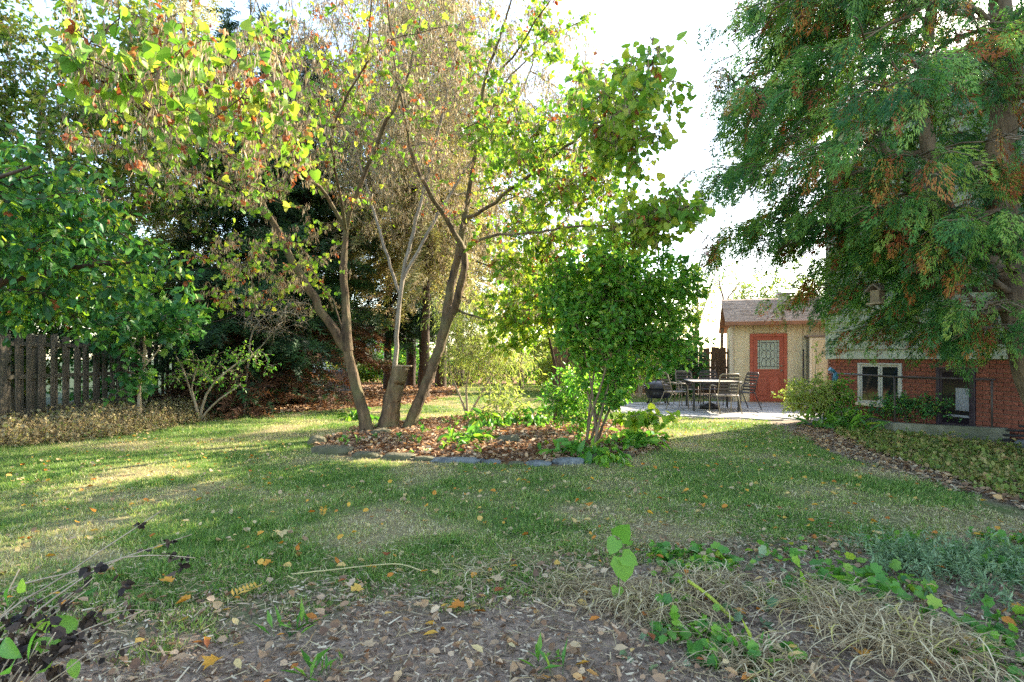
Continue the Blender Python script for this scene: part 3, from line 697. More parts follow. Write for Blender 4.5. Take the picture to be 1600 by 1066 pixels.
# sliding basement window
def window(s0, s1, z0, z1, fm, glassm, split, nm='window'):
    w = MB(); t = 0.06
    w.box((s0 - 0.06, -0.03, z0 - 0.06), (s0, 0.02, z1 + 0.03), 0.004); w.box((s1, -0.03, z0 - 0.06), (s1 + 0.06, 0.02, z1 + 0.03), 0.004)
    w.box((s0, -0.028, z1), (s1, 0.02, z1 + 0.03), 0.004); wo_ = w.build(nm, fm, house)
    MB().box((s0 - 0.08, -0.07, z0 - 0.07), (s1 + 0.08, 0.0, z0 - 0.005), 0.006).build('sill', M['cream_trim'] if fm is M['white'] else fm, wo_)
    xs_ = [s0] + split + [s1]
    for i, (a, b) in enumerate(zip(xs_, xs_[1:])):
        f = MB(); e = 0.045; y0 = -0.012 + 0.014 * (i % 2)
        f.box((a + .002, y0, z0), (a + e, y0 + 0.02, z1 - .002)); f.box((b - e, y0, z0), (b - .002, y0 + 0.02, z1 - .002)); f.box((a + e, y0 + .001, z0), (b - e, y0 + 0.019, z0 + e)); f.box((a + e, y0 + .001, z1 - e), (b - e, y0 + 0.019, z1 - .002))
        f.build('sash', fm, wo_); MB().box((a + e - .004, y0 + 0.008, z0 + e - .004), (b - e + .004, y0 + 0.011, z1 - e + .004)).build('glass_pane', glassm, wo_)
    return wo_
window(0.86, 1.78, 0.42, 1.22, M['white'], M['glass'], [1.34])
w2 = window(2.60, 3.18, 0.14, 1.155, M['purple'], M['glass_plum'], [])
MB().box((2.90, -0.0155, 0.42), (3.13, -0.0055, 0.82), 0.002).build('pale_reflection', M['grey_plastic'], w2)  # pale sheet stands in for a reflection in the dark glass
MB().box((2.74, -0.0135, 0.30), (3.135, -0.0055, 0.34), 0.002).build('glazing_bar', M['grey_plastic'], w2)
MB().tube([(0.03, -0.05, 1.33), (0.03, -0.06, 0.9), (0.03, -0.06, 0.05)], 0.02, 8).build('conduit', M['brown_fascia'], house)

# low concrete kerb round the basement windows with its railing
kerb = empty('concrete_planter_kerb', (6.7, 10.0, 0), 0, 'low weathered concrete kerb wall below the house windows', 'kerb wall')
K = [np.array([7.2, 13.1]), np.array([6.70, 10.0]), np.array([8.0, 9.15])]
def wall_seg(a, b, t, z0, z1, name, mat, parent, off=np.zeros(2)):
    d = (b - a) / np.linalg.norm(b - a); n = np.array([-d[1], d[0]]) * t
    return MB().poly([tuple(a - off), tuple(b - off), tuple(b + n - off), tuple(a + n - off)], z0, z1, 0.012).build(name, mat, parent)
wall_seg(K[0], K[1], 0.16, 0.0, 0.20, 'kerb_side', M['concrete'], kerb, K[1]); wall_seg(K[1] + np.array([0.005, -0.004]), K[2], 0.16, 0.0, 0.215, 'kerb_front', M['concrete'], kerb, K[1])
rl = empty('window_well_railing', (6.75, 10.05, 0.2), 0, 'dark metal pipe railing on the concrete kerb before the basement windows', 'railing')
rp = [(7.18, 12.9, 1.02), (6.78, 10.08, 1.02), (7.9, 9.3, 1.0)]
sh = lambda p: (p[0] - 6.75, p[1] - 10.05, p[2] - 0.2)
MB().tube([sh(rp[0]), sh(rp[1])], 0.019, 8).build('top_rail', M['rail'], rl); MB().tube([sh(rp[1]), sh(rp[2])], 0.0192, 8).build('top_rail', M['rail'], rl)
for x, y in ((6.78, 10.08), (7.15, 12.7), (7.87, 9.33)): MB().tube([(x - 6.75, y - 10.05, -0.02), (x - 6.75, y - 10.05, 0.81)], 0.017, 8).build('post', M['rail'], rl)
stp = MB().box((-0.33, -0.16, 0.0), (0.33, 0.16, 0.05), 0.01).build('stepping_slab', M['concrete']); stp.location = (6.95, 9.15, 0.005); stp.rotation_euler = (0, 0, -0.6); tag(stp, 'flat concrete slab lying on the ground before the kerb wall', 'slab')
pole = MB().tube([(6.98, 12.05, 0.1), (6.72, 11.9, 0.85)], 0.02, 8).build('garden_stake', M['rail']); tag(pole, 'dark leaning garden stake beside the blue watering nozzle', 'stake')
bl = MB(); bl.tube([(0, 0, 0), (0.03, 0, 0.10), (0.02, 0, 0.2)], [0.05, 0.055, 0.03], 10); bl.tube([(0.02, 0, 0.2), (-0.10, 0, 0.27)], [0.028, 0.045], 10)
bl = bl.build('watering_nozzle', M['blue']); bl.location = (6.72, 11.86, 0.86); tag(bl, 'small blue plastic nozzle on top of the dark leaning stake', 'nozzle')
hs_ = MB(); hp = [(0.30 * math.cos(t) * (1 - t * 0.02), 0.22 * math.sin(t) * (1 - t * 0.02), 0.02 + 0.012 * t) for t in np.linspace(0, TAU * 3.2, 60)]
hs_.tube(hp, 0.016, 6); hs_ = hs_.build('garden_hose', M['rubber']); hs_.location = (7.85, 8.75, 0.03); tag(hs_, 'coiled black garden hose at the foot of the brick wall', 'hose')

# ------------------------------------------------------------------ patio furniture and fire pit
def chair_parts(root, fm, sm):
    for s in (-1, 1):
        x = 0.27 * s
        MB().tube([(x, 0.26, 0.0), (x, 0.25, 0.42), (x, 0.235, 0.60), (x, 0.18, 0.655), (x, 0.05, 0.665), (x, -0.17, 0.655)], 0.013, 8).build('arm_leg', fm, root)
        MB().tube([(x * 0.98, -0.36, 0.0), (x * 0.95, -0.17, 0.42), (x * 0.95, -0.12, 0.46)], 0.013, 8).build('leg', fm, root)
    MB().tube([(-0.24, -0.16, 0.42), (-0.24, -0.24, 0.72), (-0.235, -0.30, 0.90), (-0.19, -0.315, 0.945), (0.19, -0.315, 0.945), (0.235, -0.30, 0.90), (0.24, -0.24, 0.72), (0.24, -0.16, 0.42)], 0.013, 8).build('back_frame', fm, root)
    for k in range(6):
        t = k / 5; z = 0.50 + 0.40 * t; y = -0.182 - 0.115 * t
        MB().box((-0.228, y - 0.006, z - 0.024), (0.228, y + 0.006, z + 0.024), 0.003).build('back_slat', sm, root)
    MB().tube([(-0.25, -0.19, 0.425), (-0.25, 0.24, 0.44), (0.25, 0.24, 0.44), (0.25, -0.19, 0.425)], 0.012, 8, True).build('seat_frame', fm, root)
    for k in range(6):
        y = -0.145 + k * 0.072; MB().box((-0.24, y - 0.030, 0.432), (0.24, y + 0.030, 0.446), 0.003).build('seat_slat', sm, root)
PZ = 0.034
def chair(x, y, rz_, label, fm='tan_metal', sm='sling'):
    c = empty('patio_chair', (x, y, PZ), rz_, label, 'chair', 'chairs round the patio table'); chair_parts(c, M[fm], M[sm]); return c
chair(5.13, 13.72, 0.05, 'tan metal patio chair with its slatted back to the lawn')
chair(4.30, 15.05, -math.pi / 2 + 0.15, 'tan metal patio chair beside the fire pit, seen from its side')
chair(5.98, 14.75, math.pi / 2 + 0.25, 'dark patio chair on the red door side of the table', 'dark_metal')
chair(4.98, 16.15, math.pi + 0.1, 'tan metal patio chair behind the table, nearer the fire pit')
chair(5.68, 16.25, math.pi - 0.08, 'dark patio chair behind the table, nearer the shed corner', 'dark_metal')
tb = empty('patio_table', (5.2, 14.85, PZ), -0.18, 'dark metal patio table with a slatted top on the flagstones', 'table')
for k in range(9):
    y = -0.72 + k * 0.18; MB().box((-0.56, y - 0.083, 0.715), (0.56, y + 0.083, 0.735), 0.004).build('top_slat', M['tan_metal'], tb)
MB().tube([(-0.58, -0.82, 0.72), (0.58, -0.82, 0.72), (0.58, 0.82, 0.72), (-0.58, 0.82, 0.72)], 0.02, 8, True).build('rim', M['dark_metal'], tb)
for sx in (-1, 1):
    for sy in (-1, 1): MB().box((0.53 * sx - 0.025, 0.74 * sy - 0.025, 0), (0.53 * sx + 0.025, 0.74 * sy + 0.025, 0.712), 0.006).build('leg', M['black_metal'], tb)
ub = MB().lathe([(0, 0), (0.25, 0), (0.26, 0.05), (0.24, 0.10), (0.08, 0.14), (0.03, 0.16), (0.03, 0.34), (0, 0.34)], (0, 0, 0), 24).build('umbrella_base', M['black_metal']); ub.location = (5.18, 14.9, PZ); tag(ub, 'round black umbrella base on the flagstones under the table', 'umbrella base')
fp = empty('fire_pit', (4.22, 16.45, PZ), 0.2, 'round black fire pit with domed mesh lid on the patio edge', 'fire pit')
MB().lathe([(0.0, 0.16), (0.22, 0.165), (0.31, 0.20), (0.345, 0.27), (0.35, 0.30)], (0, 0, 0), 32).build('bowl', M['black_metal'], fp)
MB().lathe([(0.35, 0.30), (0.345, 0.31), (0.35, 0.45), (0.39, 0.455), (0.39, 0.47), (0.335, 0.47), (0.335, 0.31)], (0, 0, 0), 32).build('rim', M['black_metal'], fp)
for k in range(20):
    a = k / 20 * TAU; MB().tube([(0.362 * math.cos(a), 0.362 * math.sin(a), 0.31), (0.362 * math.cos(a + 0.1), 0.362 * math.sin(a + 0.1), 0.45)], 0.006, 5).build('side_bar', M['black_metal'], fp)
lid = MB().lathe([(0.345 * math.cos(t), 0.475 + 0.20 * math.sin(t)) for t in np.linspace(0, math.pi / 2, 9)], (0, 0, 0), 32).build('mesh_lid', M['dark_metal'], fp)
lb = MB()
for k in range(8):
    a = k / 8 * TAU; lb.tube([(0.351 * math.cos(t) * math.cos(a), 0.351 * math.cos(t) * math.sin(a), 0.478 + 0.203 * math.sin(t)) for t in np.linspace(0, 1.5, 7)], 0.006, 5)
lb.build('lid_rib', M['black_metal'], lid)
MB().lathe([(0, 0.74), (0.03, 0.735), (0.03, 0.70), (0.012, 0.675), (0, 0.675)], (0, 0, 0), 12).build('lid_knob', M['black_metal'], lid)
for k in range(4):
    a = k / 4 * TAU + 0.5; MB().tube([(0.37 * math.cos(a), 0.37 * math.sin(a), 0.0), (0.30 * math.cos(a), 0.30 * math.sin(a), 0.10), (0.33 * math.cos(a), 0.33 * math.sin(a), 0.24)], [0.03, 0.02, 0.02], 6).build('leg', M['black_metal'], fp)

# ------------------------------------------------------------------ fences
def fence(name, label, a, b, h, mat, seed, gap=0.05, bw=(0.10, 0.15), stagger=True):
    a, b = np.array(a, float), np.array(b, float); L = np.linalg.norm(b - a); ang = math.atan2(b[1] - a[1], b[0] - a[0]); r = np.random.default_rng(seed)
    f = empty(name, (a[0], a[1], 0), ang, label, 'fence'); x = 0; i = 0; cache = {}
    while x < L:
        w = round(r.uniform(*bw), 2); hh = round(h + r.normal() * 0.02, 2); key = (w, hh)
        if key not in cache:
            m = MB(); m.box((-w / 2, -0.009, 0.04), (w / 2, 0.009, hh), 0.003); bmesh.ops.recalc_face_normals(m.bm, faces=m.bm.faces)
            me = bpy.data.meshes.new('board'); m.bm.to_mesh(me); m.bm.free(); me.materials.append(mat); cache[key] = me
        o = link('board', cache[key], f); o.location = (x + w / 2, (-0.032 if (i % 2 or not stagger) else 0.032) + r.normal() * 0.003, 0); o.rotation_euler = (0, r.normal() * 0.008, 0)
        x += w + gap * r.uniform(0.3, 1.6) - (0.05 if stagger else 0); i += 1
    for z in (0.35, 1.0, h - 0.2): MB().box((0, -0.02, z - 0.04), (L, 0.02, z + 0.04), 0.004).build('rail', mat, f)
    k = 0.0
    while k < L: MB().box((k - 0.05, 0.045, 0), (k + 0.05, 0.145, h - 0.05), 0.006).build('post', mat, f); k += 2.4
    return f
fence('board_fence', 'weathered grey board fence with gaps behind the dry border plants', (-9.3, 6.5), (-9.3, 22.5), 1.82, M['fence'], 4, gap=0.065, bw=(0.09, 0.14))
fence('board_fence', 'brown board fence behind the fire pit beside the shed', (1.6, 21.6), (8.2, 21.2), 1.75, M['fence_brown'], 6, gap=0.012, stagger=False)
# far things beyond the lawn
gs_ = empty('grey_storage_box', (-7.0, 23.0, 0), 0.2, 'small grey storage box under the dark trees at the far lawn edge', 'storage box')
MB().box((-0.55, -0.35, 0), (0.55, 0.35, 0.75), 0.03).build('body', M['grey_plastic'], gs_)
MB().prism([(-0.40, 0.75), (-0.36, 0.83), (0.0, 0.90), (0.36, 0.83), (0.40, 0.75)], -0.6, 0.6).build('lid', M['grey_plastic'], gs_)
for xx in (-0.27, 0.27): MB().box((xx - 0.24, -0.362, 0.06), (xx + 0.24, -0.351, 0.70), 0.004).build('door_panel', M['grey_plastic'], gs_)
nh = empty('neighbour_house', (-16, 42, 0), 0.1, 'pale neighbouring house wall glimpsed beyond the dark trees', 'house')
MB().box((0, 0, 0), (9, 7, 3.0)).build('wall', M['pale_wall'], nh)
MB().prism([(-0.4, 3.0), (3.5, 5.4), (7.4, 3.0)], -0.4, 9.4).build('roof', M['shingle'], nh)
for xx in (1.5, 4.5, 7.0):
    wf = MB().box((xx - 0.5, -0.04, 1.0), (xx + 0.5, -0.002, 2.2), 0.01).build('window', M['white'], nh); MB().box((xx - 0.42, -0.05, 1.08), (xx + 0.42, -0.041, 2.12)).build('pane', M['glass'], wf)
# ------------------------------------------------------------------ the redbud in the island bed
def L4(px, py, d, r): return tuple(W(px, py, d)) + (r,)
S = Skel(21)
base = np.array([-2.45, 10.1, 0.06])
S.limb([L4(582, 697, 9.7, .17), L4(578, 690, 9.75, .125), L4(566, 640, 9.75, .095), L4(552, 585, 9.75, .085), L4(543, 548, 9.75, .082)], .05, .003)
S.limb([L4(543, 548, 9.75, .11), L4(512, 500, 9.6, .072), L4(470, 430, 9.4, .064), L4(425, 345, 9.1, .0434), L4(390, 270, 8.6, .0341), L4(345, 232, 7.8, .0279), L4(270, 200, 6.2, .0186), L4(190, 150, 4.6, .0124), L4(120, 90, 3.5, .0074)], .2, .015)
S.limb([L4(543, 548, 9.75, .10), L4(541, 480, 9.8, .068), L4(538, 420, 9.8, .064), L4(541, 360, 9.8, .0446), L4(548, 332, 9.7, .0403), L4(577, 255, 9.4, .031), L4(597, 205, 9.2, .026), L4(634, 127, 9.0, .0186), L4(655, 40, 8.8, .0124)], .2, .012)
S.limb([L4(541, 360, 9.8, .0372), L4(515, 310, 9.5, .031), L4(487, 281, 9.2, .0279), L4(457, 238, 8.8, .0217), L4(440, 180, 8.2, .0155), L4(425, 90, 7.4, .0112), L4(400, 0, 6.6, .0074)], .2, .015)
S.limb([L4(541, 365, 9.8, .031), L4(528, 290, 9.0, .0236), L4(517, 225, 8.4, .0186), L4(532, 165, 8.0, .0161), L4(570, 100, 7.6, .0136), L4(580, 0, 7.0, .0093), L4(590, -120, 6.6, .0062)], .2, .015)
S.limb([L4(570, 100, 7.6, .0112), L4(615, 62, 7.2, .0087), L4(700, 40, 6.6, .0056)], .2, .012)
S.limb([L4(425, 345, 9.1, .031), L4(360, 300, 8.4, .0217), L4(290, 262, 7.4, .0155), L4(200, 235, 6.4, .0093), L4(120, 210, 5.6, .0062)], .2, .015)
# right twin trunk
S2r = Skel(22)
S.limb([L4(543, 548, 9.75, .0186), L4(520, 470, 10.3, .0124), L4(470, 400, 10.8, .0074)], .2, .01)
S2r.limb([L4(626, 694, 10.15, .19), L4(632, 685, 10.2, .14), L4(650, 640, 10.2, .105), L4(672, 585, 10.3, .095), L4(693, 520, 10.4, .088), L4(704, 450, 10.5, .075), L4(716, 400, 10.5, .072), L4(726, 340, 10.4, .056), L4(745, 225, 10.2, .0372), L4(757, 131, 9.8, .0279), L4(780, 60, 9.4, .0198), L4(805, -20, 9.0, .0136), L4(830, -120, 8.8, .0087)], .07, .004)
S2r.limb([L4(690, 530, 10.4, .072), L4(715, 465, 10.15, .068), L4(724, 400, 10.0, .06), L4(690, 330, 9.6, .0372), L4(664, 290, 9.3, .031), L4(640, 230, 9.0, .0248), L4(625, 150, 8.6, .0174), L4(610, 50, 8.2, .0124), L4(600, -60, 8.0, .0081)], .18, .012)
S2r.limb([L4(726, 340, 10.4, .0372), L4(756, 328, 9.9, .031), L4(842, 262, 8.6, .0248), L4(887, 228, 7.6, .0198), L4(925, 198, 6.6, .0155), L4(962, 178, 5.7, .0112), L4(992, 155, 5.0, .0081), L4(1015, 97, 4.4, .005), L4(1025, 75, 4.2, .0031)], .18, .012)
S2r.limb([L4(719, 400, 10.4, .031), L4(760, 372, 9.4, .0236), L4(831, 363, 8.2, .0186), L4(899, 354, 7.2, .0136), L4(980, 350, 6.2, .0093), L4(1040, 335, 5.6, .0062), L4(1080, 322, 5.3, .0037)], .18, .012)
S2r.limb([L4(757, 131, 9.8, .0217), L4(800, 90, 9.0, .0174), L4(845, 20, 8.2, .0124), L4(880, -30, 7.6, .0074)], .18, .012)
S2r.limb([L4(745, 225, 10.2, .0248), L4(790, 130, 10.6, .0186), L4(860, 60, 10.8, .0124), L4(915, 30, 10.6, .0074)], .2, .012)
S2r.limb([L4(700, 480, 10.45, .031), L4(770, 500, 9.8, .0112), L4(815, 470, 9.3, .0062), L4(850, 440, 9.0, .0037)], .2, .012)
rt = np.random.default_rng(31)
def pixvol(n, boxes, r):
    """points in world boxes given as x0,x1,y0,y1,z0,z1 with weights"""
    b = np.array(boxes, float); w = b[:, 6] / b[:, 6].sum(); k = r.choice(len(b), n, p=w); u = r.random((n, 3))
    return np.stack([b[k, 0] + u[:, 0] * (b[k, 1] - b[k, 0]), b[k, 2] + u[:, 1] * (b[k, 3] - b[k, 2]), b[k, 4] + u[:, 2] * (b[k, 5] - b[k, 4])], 1)
nL0, nR0 = 24, 34
S.grow(np.vstack([ell(190, [(-4.4, 8.6, 4.6, 2.4, 2.2, 1.9), (-2.9, 9.0, 5.8, 2.2, 2.2, 1.6)], rt, 2.0), ell(60, [(-3.4, 6.4, 4.2, 1.6, 1.8, 1.2)], rt), ell(26, [(-2.2, 4.2, 3.35, 0.7, 0.9, 0.45)], rt), ell(40, [(-3.9, 9.6, 2.7, 1.4, 1.2, .7)], rt)]), .2, .12, .05, .0042, skip=nL0)
S2r.grow(np.vstack([ell(150, [(-0.4, 9.6, 5.2, 2.0, 2.0, 1.9)], rt, 2.0), ell(170, [(0.9, 8.3, 4.1, 1.25, 1.8, 1.15), (0.5, 8.8, 3.0, 1.2, 1.2, .5)], rt, 2.0), ell(45, [(1.15, 6.0, 3.9, .55, 1.1, .7)], rt), ell(40, [(1.45, 6.1, 2.85, .5, .8, .25)], rt), ell(30, [(0.2, 9.3, 2.1, .6, .7, .35)], rt)]), .2, .12, .05, .0042, skip=nR0)
def redbud_leaves(Sk, ntwig, per, box=None, size=.068, L=.22):
    P, par, rad, d = Sk.arrays(); idx = np.nonzero(rad < 0.013)[0]
    if box is not None: idx = idx[box(P[idx])]
    return leafing(Sk, ntwig, L, per, HEART, size, rt, droop=0.75, spread=.8, jit=.9, nodes=idx, sizev=.35)
tL, lL = redbud_leaves(S, 2100, 2); tR, lR = redbud_leaves(S2r, 3000, 3, lambda p: p[:, 0] > -0.7); tR2, lR2 = redbud_leaves(S2r, 500, 2)
tN, lN = redbud_leaves(S, 90, 3, lambda p: p[:, 1] < 5.2, .075); tN2, lN2 = redbud_leaves(S2r, 110, 3, lambda p: p[:, 1] < 6.3, .08)
def pods(Sk, n, size, r, cond=None, rmax=.013):
    P, par, rad, d = Sk.arrays(); idx = np.nonzero(rad < rmax)[0]
    if cond is not None: idx = idx[cond(P[idx])]
    c = n // 4; k = r.choice(idx, c); k = np.repeat(k, 4); o = P[k] + np.repeat(r.normal(size=(c, 3)) * .05, 4, axis=0) + r.normal(size=(len(k), 3)) * .018
    dd = norm(np.array([0, 0, -1.0]) + r.normal(size=(len(k), 3)) * .22)
    V, F = scatter(POD2[0], POD2[1], o, frames(dd, r), size * (.6 + .7 * r.random(len(k)))); return V, F, np.repeat(r.random(len(k)), len(POD2[0]))
pL, pR = pods(S, 22000, .08, rt), pods(S2r, 13000, .08, rt)
_, dL = leafing(S, 420, .14, 4, CURL, .058, rt, .013, .9); _, dR = leafing(S2r, 260, .14, 4, CURL, .058, rt, .013, .9)
red = empty('redbud_tree', base, 0, 'many stemmed redbud with yellow green heart leaves and brown pods in the bed', 'tree')
for sk, nm in ((S, 'trunk'), (S2r, 'trunk')):
    V, F = sk.mesh(rough=.13); build(nm, V - base, F, M['bark'], red, smooth=True)
tv, tf, _ = join([(a, b, np.zeros(len(a))) for a, b in (tL, tR, tR2, tN, tN2)]); build('twig_foliage', tv - base, tf, M['bark'], red)
v, f, q = join([lL, lR, lR2, lN, lN2]); build('crown', v - base, f, M['redbud'], red, rnd=q)
v, f, q = join([pL, pR]); build('pod_clumps', v - base, f, M['pod'], red, rnd=q)
v, f, q = join([dL, dR]); build('dead_leaves', v - base, f, M['redbud_dead'], red, rnd=q)

# cut stump and thin grey stem beside it
st = empty('tree_stump', (-2.2, 10.05, 0.05), 0, 'sawn off weathered trunk stump between the leaning redbud stems', 'stump')
q = [W(604, 684, 10.0), W(608, 650, 10.0), W(616, 612, 10.0), W(626, 575, 10.0)]
sk = Skel(3); sk.limb([tuple(q[0]) + (.21,), tuple(q[1]) + (.165,), tuple(q[2]) + (.15,), tuple(q[3]) + (.14,)], .045, .006)
V, F = sk.mesh(rough=.16); build('trunk', V - np.array(st.location), F, M['bark'], st, smooth=True)
cp = MB().lathe([(0.0, 0.012), (0.09, 0.01), (0.138, 0.0), (0.145, -0.03), (0.14, -0.06)], (0, 0, 0), 18).build('cut_face', M['heartwood'], st); cp.location = tuple(q[3] - np.array(st.location)); cp.rotation_euler = (0.1, -0.25, 0)
MB().box((-0.09, -0.13, -0.012), (0.17, 0.10, 0.012), .006).build('flat_board', M['heartwood'], st).location = tuple(q[3] + np.array([.04, -.02, .035]) - np.array(st.location))

# ------------------------------------------------------------------ trees behind and around
b = np.array([-2.7, 13.4, 0])
broadleaf('tall_tree', 'tall grey stemmed tree full of brown hanging pods behind the redbud', b,
          [lim(b, .075, (-2.75, 13.4, 1.4, .058), (-2.6, 13.5, 3.2, .05), (-2.2, 13.8, 5.2, .042), (-1.6, 14.2, 8, .035), (-1.0, 14.6, 11, .02)), [(-2.6, 13.5, 3.2, .045), (-1.4, 14.0, 5.6, .035), (0.2, 14.4, 8.0, .025), (0.8, 14.6, 10.4, .02)],
           [(-2.6, 13.5, 2.6, .04), (-3.6, 14.2, 5.5, .032), (-4.6, 14.6, 8.5, .03)]],
          [(-1.4, 14.6, 8.2, 3.9, 2.6, 4.4), (1.3, 14.4, 6.6, 1.9, 2.0, 2.6), (-3.0, 14.4, 9.0, 3.0, 2.4, 4.0)], 1100, 3000, .35, 2, OVAL, .075, 'lime_leaf', 'bark_grey', 41, skip=8, rtip=.0045, rmax=.014,
          extra=[dict(name='pod_clumps', mat='pod_tree', ntwig=14000, L=.45, per=4, shape=POD2, size=.13, droop=2.6)])
b = np.array([-11.8, 13.5, 0])
broadleaf('tall_tree', 'tall leafy yellow green tree rising beyond the grey board fence', b, [lim(b, .22, (-11.6, 13.5, 2.5, .16), (-11.2, 13.3, 5, .09), (-10.8, 13.2, 8, .02)), [(-11.6, 13.5, 2.5, .12), (-10.2, 12.6, 5, .08), (-8.8, 12, 7, .04)], [(-11.6, 13.5, 3, .1), (-10.0, 14.5, 6, .07), (-8.6, 15.0, 9, .03)]],
          [(-10.5, 13.2, 7.2, 3.2, 2.6, 3.4), (-8.6, 13.2, 6.4, 2.2, 2.4, 2.4), (-9.6, 11.4, 4.6, 1.8, 1.8, 1.5)], 420, 5000, .4, 5, DIAM, .12, 'far_leaf', 'bark_grey', 42, skip=10,
          extra=[dict(name='pod_clumps', mat='pod', ntwig=1500, L=.4, per=4, shape=POD2, size=.14, droop=2.5)])
b = np.array([-7.6, 26, 0])
broadleaf('tall_tree', 'tall pale tree at the far left corner above the dark spruces', b, [lim(b, .25, (-7.6, 26, 4, .2), (-7.2, 26, 8, .13), (-6.8, 26, 13, .05)), [(-7.5, 26, 5, .12), (-5.5, 25.5, 9, .07), (-4.2, 25.5, 12, .03)]],
          [(-6.8, 26, 10.5, 4.2, 2.5, 4.2)], 260, 2800, .6, 4, DIAM, .15, 'far_leaf', 'bark_grey', 43, skip=12)
for i, (x, y, hh, rd, mt, lb_) in enumerate(((-11.2, 9.2, 4.6, 1.7, 'dark_leaf', 'dark leafy tree beyond the near end of the board fence'), (-11.4, 12.4, 4.8, 1.9, 'far_leaf', 'rounded tree just beyond the fence behind the dry border'), (-11.6, 16.0, 5.0, 2.0, 'dark_leaf', 'dark tree beyond the fence beside the drooping spruce'), (-11.8, 20.0, 5.4, 2.2, 'dark_leaf', 'dark tree beyond the far end of the board fence'), (-12.0, 24.6, 5.0, 2.2, 'dark_leaf', 'dark tree filling the far corner behind the spruces'))):
    b = np.array([x, y, 0.0]); broadleaf('boundary_tree', lb_, b, [lim(b, .1, (x, y, 1.2, .08), (x + .1, y, hh * .7, .03)), [(x, y, .6, .06), (x + rd * .5, y - .3, hh * .6, .02)], [(x, y, .8, .05), (x - rd * .4, y + .3, hh * .6, .02)]], [(x, y, hh * .42, rd * .95, rd * .95, hh * .42), (x + .3, y, hh * .72, rd, rd, hh * .3)], 170, 1900, .35, 4, DIAM, .12, mt, 'bark_dark', 140 + i, group='trees beyond the board fence', seg=.45)
b = np.array([-7.6, 17.4, 0]); broadleaf('yew_shrub', 'broad near black evergreen shrub between the spruces', b, [lim(b, .08, (-7.6, 17.4, 1, .06), (-7.5, 17.4, 2.6, .03)), [(-7.6, 17.4, .2, .05), (-6.8, 17, 2, .02)], [(-7.6, 17.4, .2, .05), (-8.3, 17.2, 2, .02)]], [(-7.5, 17.2, 2.0, 1.7, 1.2, 2.0)], 150, 2200, .3, 4, LANCE, .13, 'spruce', 'bark_dark', 149, cat='shrub')
# near tree hanging in from the left
b = np.array([-6.4, 6.0, 0])
broadleaf('overhanging_tree', 'dark blue green leafy tree hanging in over the fence from the left edge', b, [lim(b, .12, (-6.3, 6.0, 1.4, .1), (-6.0, 6.0, 2.6, .08), (-5.4, 5.9, 3.6, .05)), [(-6.2, 6, 1.8, .06), (-5.4, 6.4, 2.3, .035), (-4.5, 6.8, 2.5, .015)], [(-6.1, 6, 2.3, .06), (-5.2, 5.4, 2.9, .03), (-4.4, 5.2, 3.1, .012)]],
          [(-5.2, 6.3, 2.65, 1.05, 1.2, .8), (-5.9, 6.9, 2.5, 1.0, 1.2, .8), (-4.5, 6.6, 2.45, .75, .9, .5), (-5.0, 5.8, 3.0, .8, .7, .5), (-5.6, 7.2, 2.0, .9, .8, .35)], 260, 1450, .22, 4, OVAL, .10, 'dark_leaf', 'bark_dark', 44, skip=8, droop=.7, rtip=.004, extra=[dict(name='lime_foliage', mat='lime_leaf', ntwig=330, L=.22, per=4, shape=OVAL, size=.085, droop=.7), dict(name='dead_leaves', mat='redbud_dead', ntwig=40, L=.15, per=3, shape=CURL, size=.06, droop=.9)])
b = np.array([-7.3, 11.2, 0])
broadleaf('maple_sapling', 'maple sapling with green lobed leaves growing up beside the fence', b, [lim(b, .045, (-7.35, 11.2, .8, .035), (-7.15, 11.1, 1.5, .028), (-7.2, 11.0, 2.4, .015)), [(-7.2, 11.1, 1.1, .02), (-6.6, 11.0, 1.9, .010)], [(-7.2, 11.1, 1.3, .02), (-7.9, 11.3, 2.2, .010)]],
          [(-7.2, 11.0, 2.1, 1.0, .8, .75), (-6.5, 10.9, 2.2, .6, .5, .35), (-7.3, 11, 1.0, .35, .35, .5)], 120, 480, .22, 3, LOBED, .15, 'dark_leaf', 'bark_pale', 45, skip=4, droop=.5, rtip=.003, jit=.5)
b = np.array([-6.7, 12.2, 0])
broadleaf('bare_shrub', 'leggy pale stemmed shrub leaning out of the dry border by the fence', b, [lim(b, .03, (-6.5, 12.1, .6, .024), (-6.0, 12.0, 1.1, .018), (-5.3, 12.0, 1.5, .008)), [(-6.7, 12.2, .05, .026), (-6.8, 12.1, .7, .02), (-6.6, 12, 1.3, .01)], [(-6.7, 12.2, .05, .026), (-7.0, 12.3, .8, .018), (-7.2, 12.2, 1.4, .008)], [(-6.7, 12.2, .05, .022), (-6.1, 11.9, .5, .018), (-5.6, 11.7, .8, .008)]],
          [(-6.5, 12.1, 1.1, .8, .6, .5), (-5.6, 12, 1.3, .6, .5, .4)], 90, 260, .2, 3, OVAL, .065, 'shrub_leaf', 'bark_pale', 46, cat='shrub', rtip=.003, droop=.4)
b = np.array([-6.4, 13.6, 0])
broadleaf('twiggy_shrub', 'leafless tangle of pale twigs under the dark spruce', b, [lim(b, .03, (-6.3, 13.6, 1.2, .024), (-6.2, 13.6, 2.0, .018), (-5.6, 13.5, 2.6, .01)), [(-6.3, 13.6, 1.3, .018), (-5.4, 13.4, 2.2, .01)]],
          [(-5.6, 13.3, 2.4, 1.0, .6, .5)], 130, 420, .35, 1, LANCE, .04, 'straw', 'bark_pale', 47, cat='shrub', rtip=.0032)

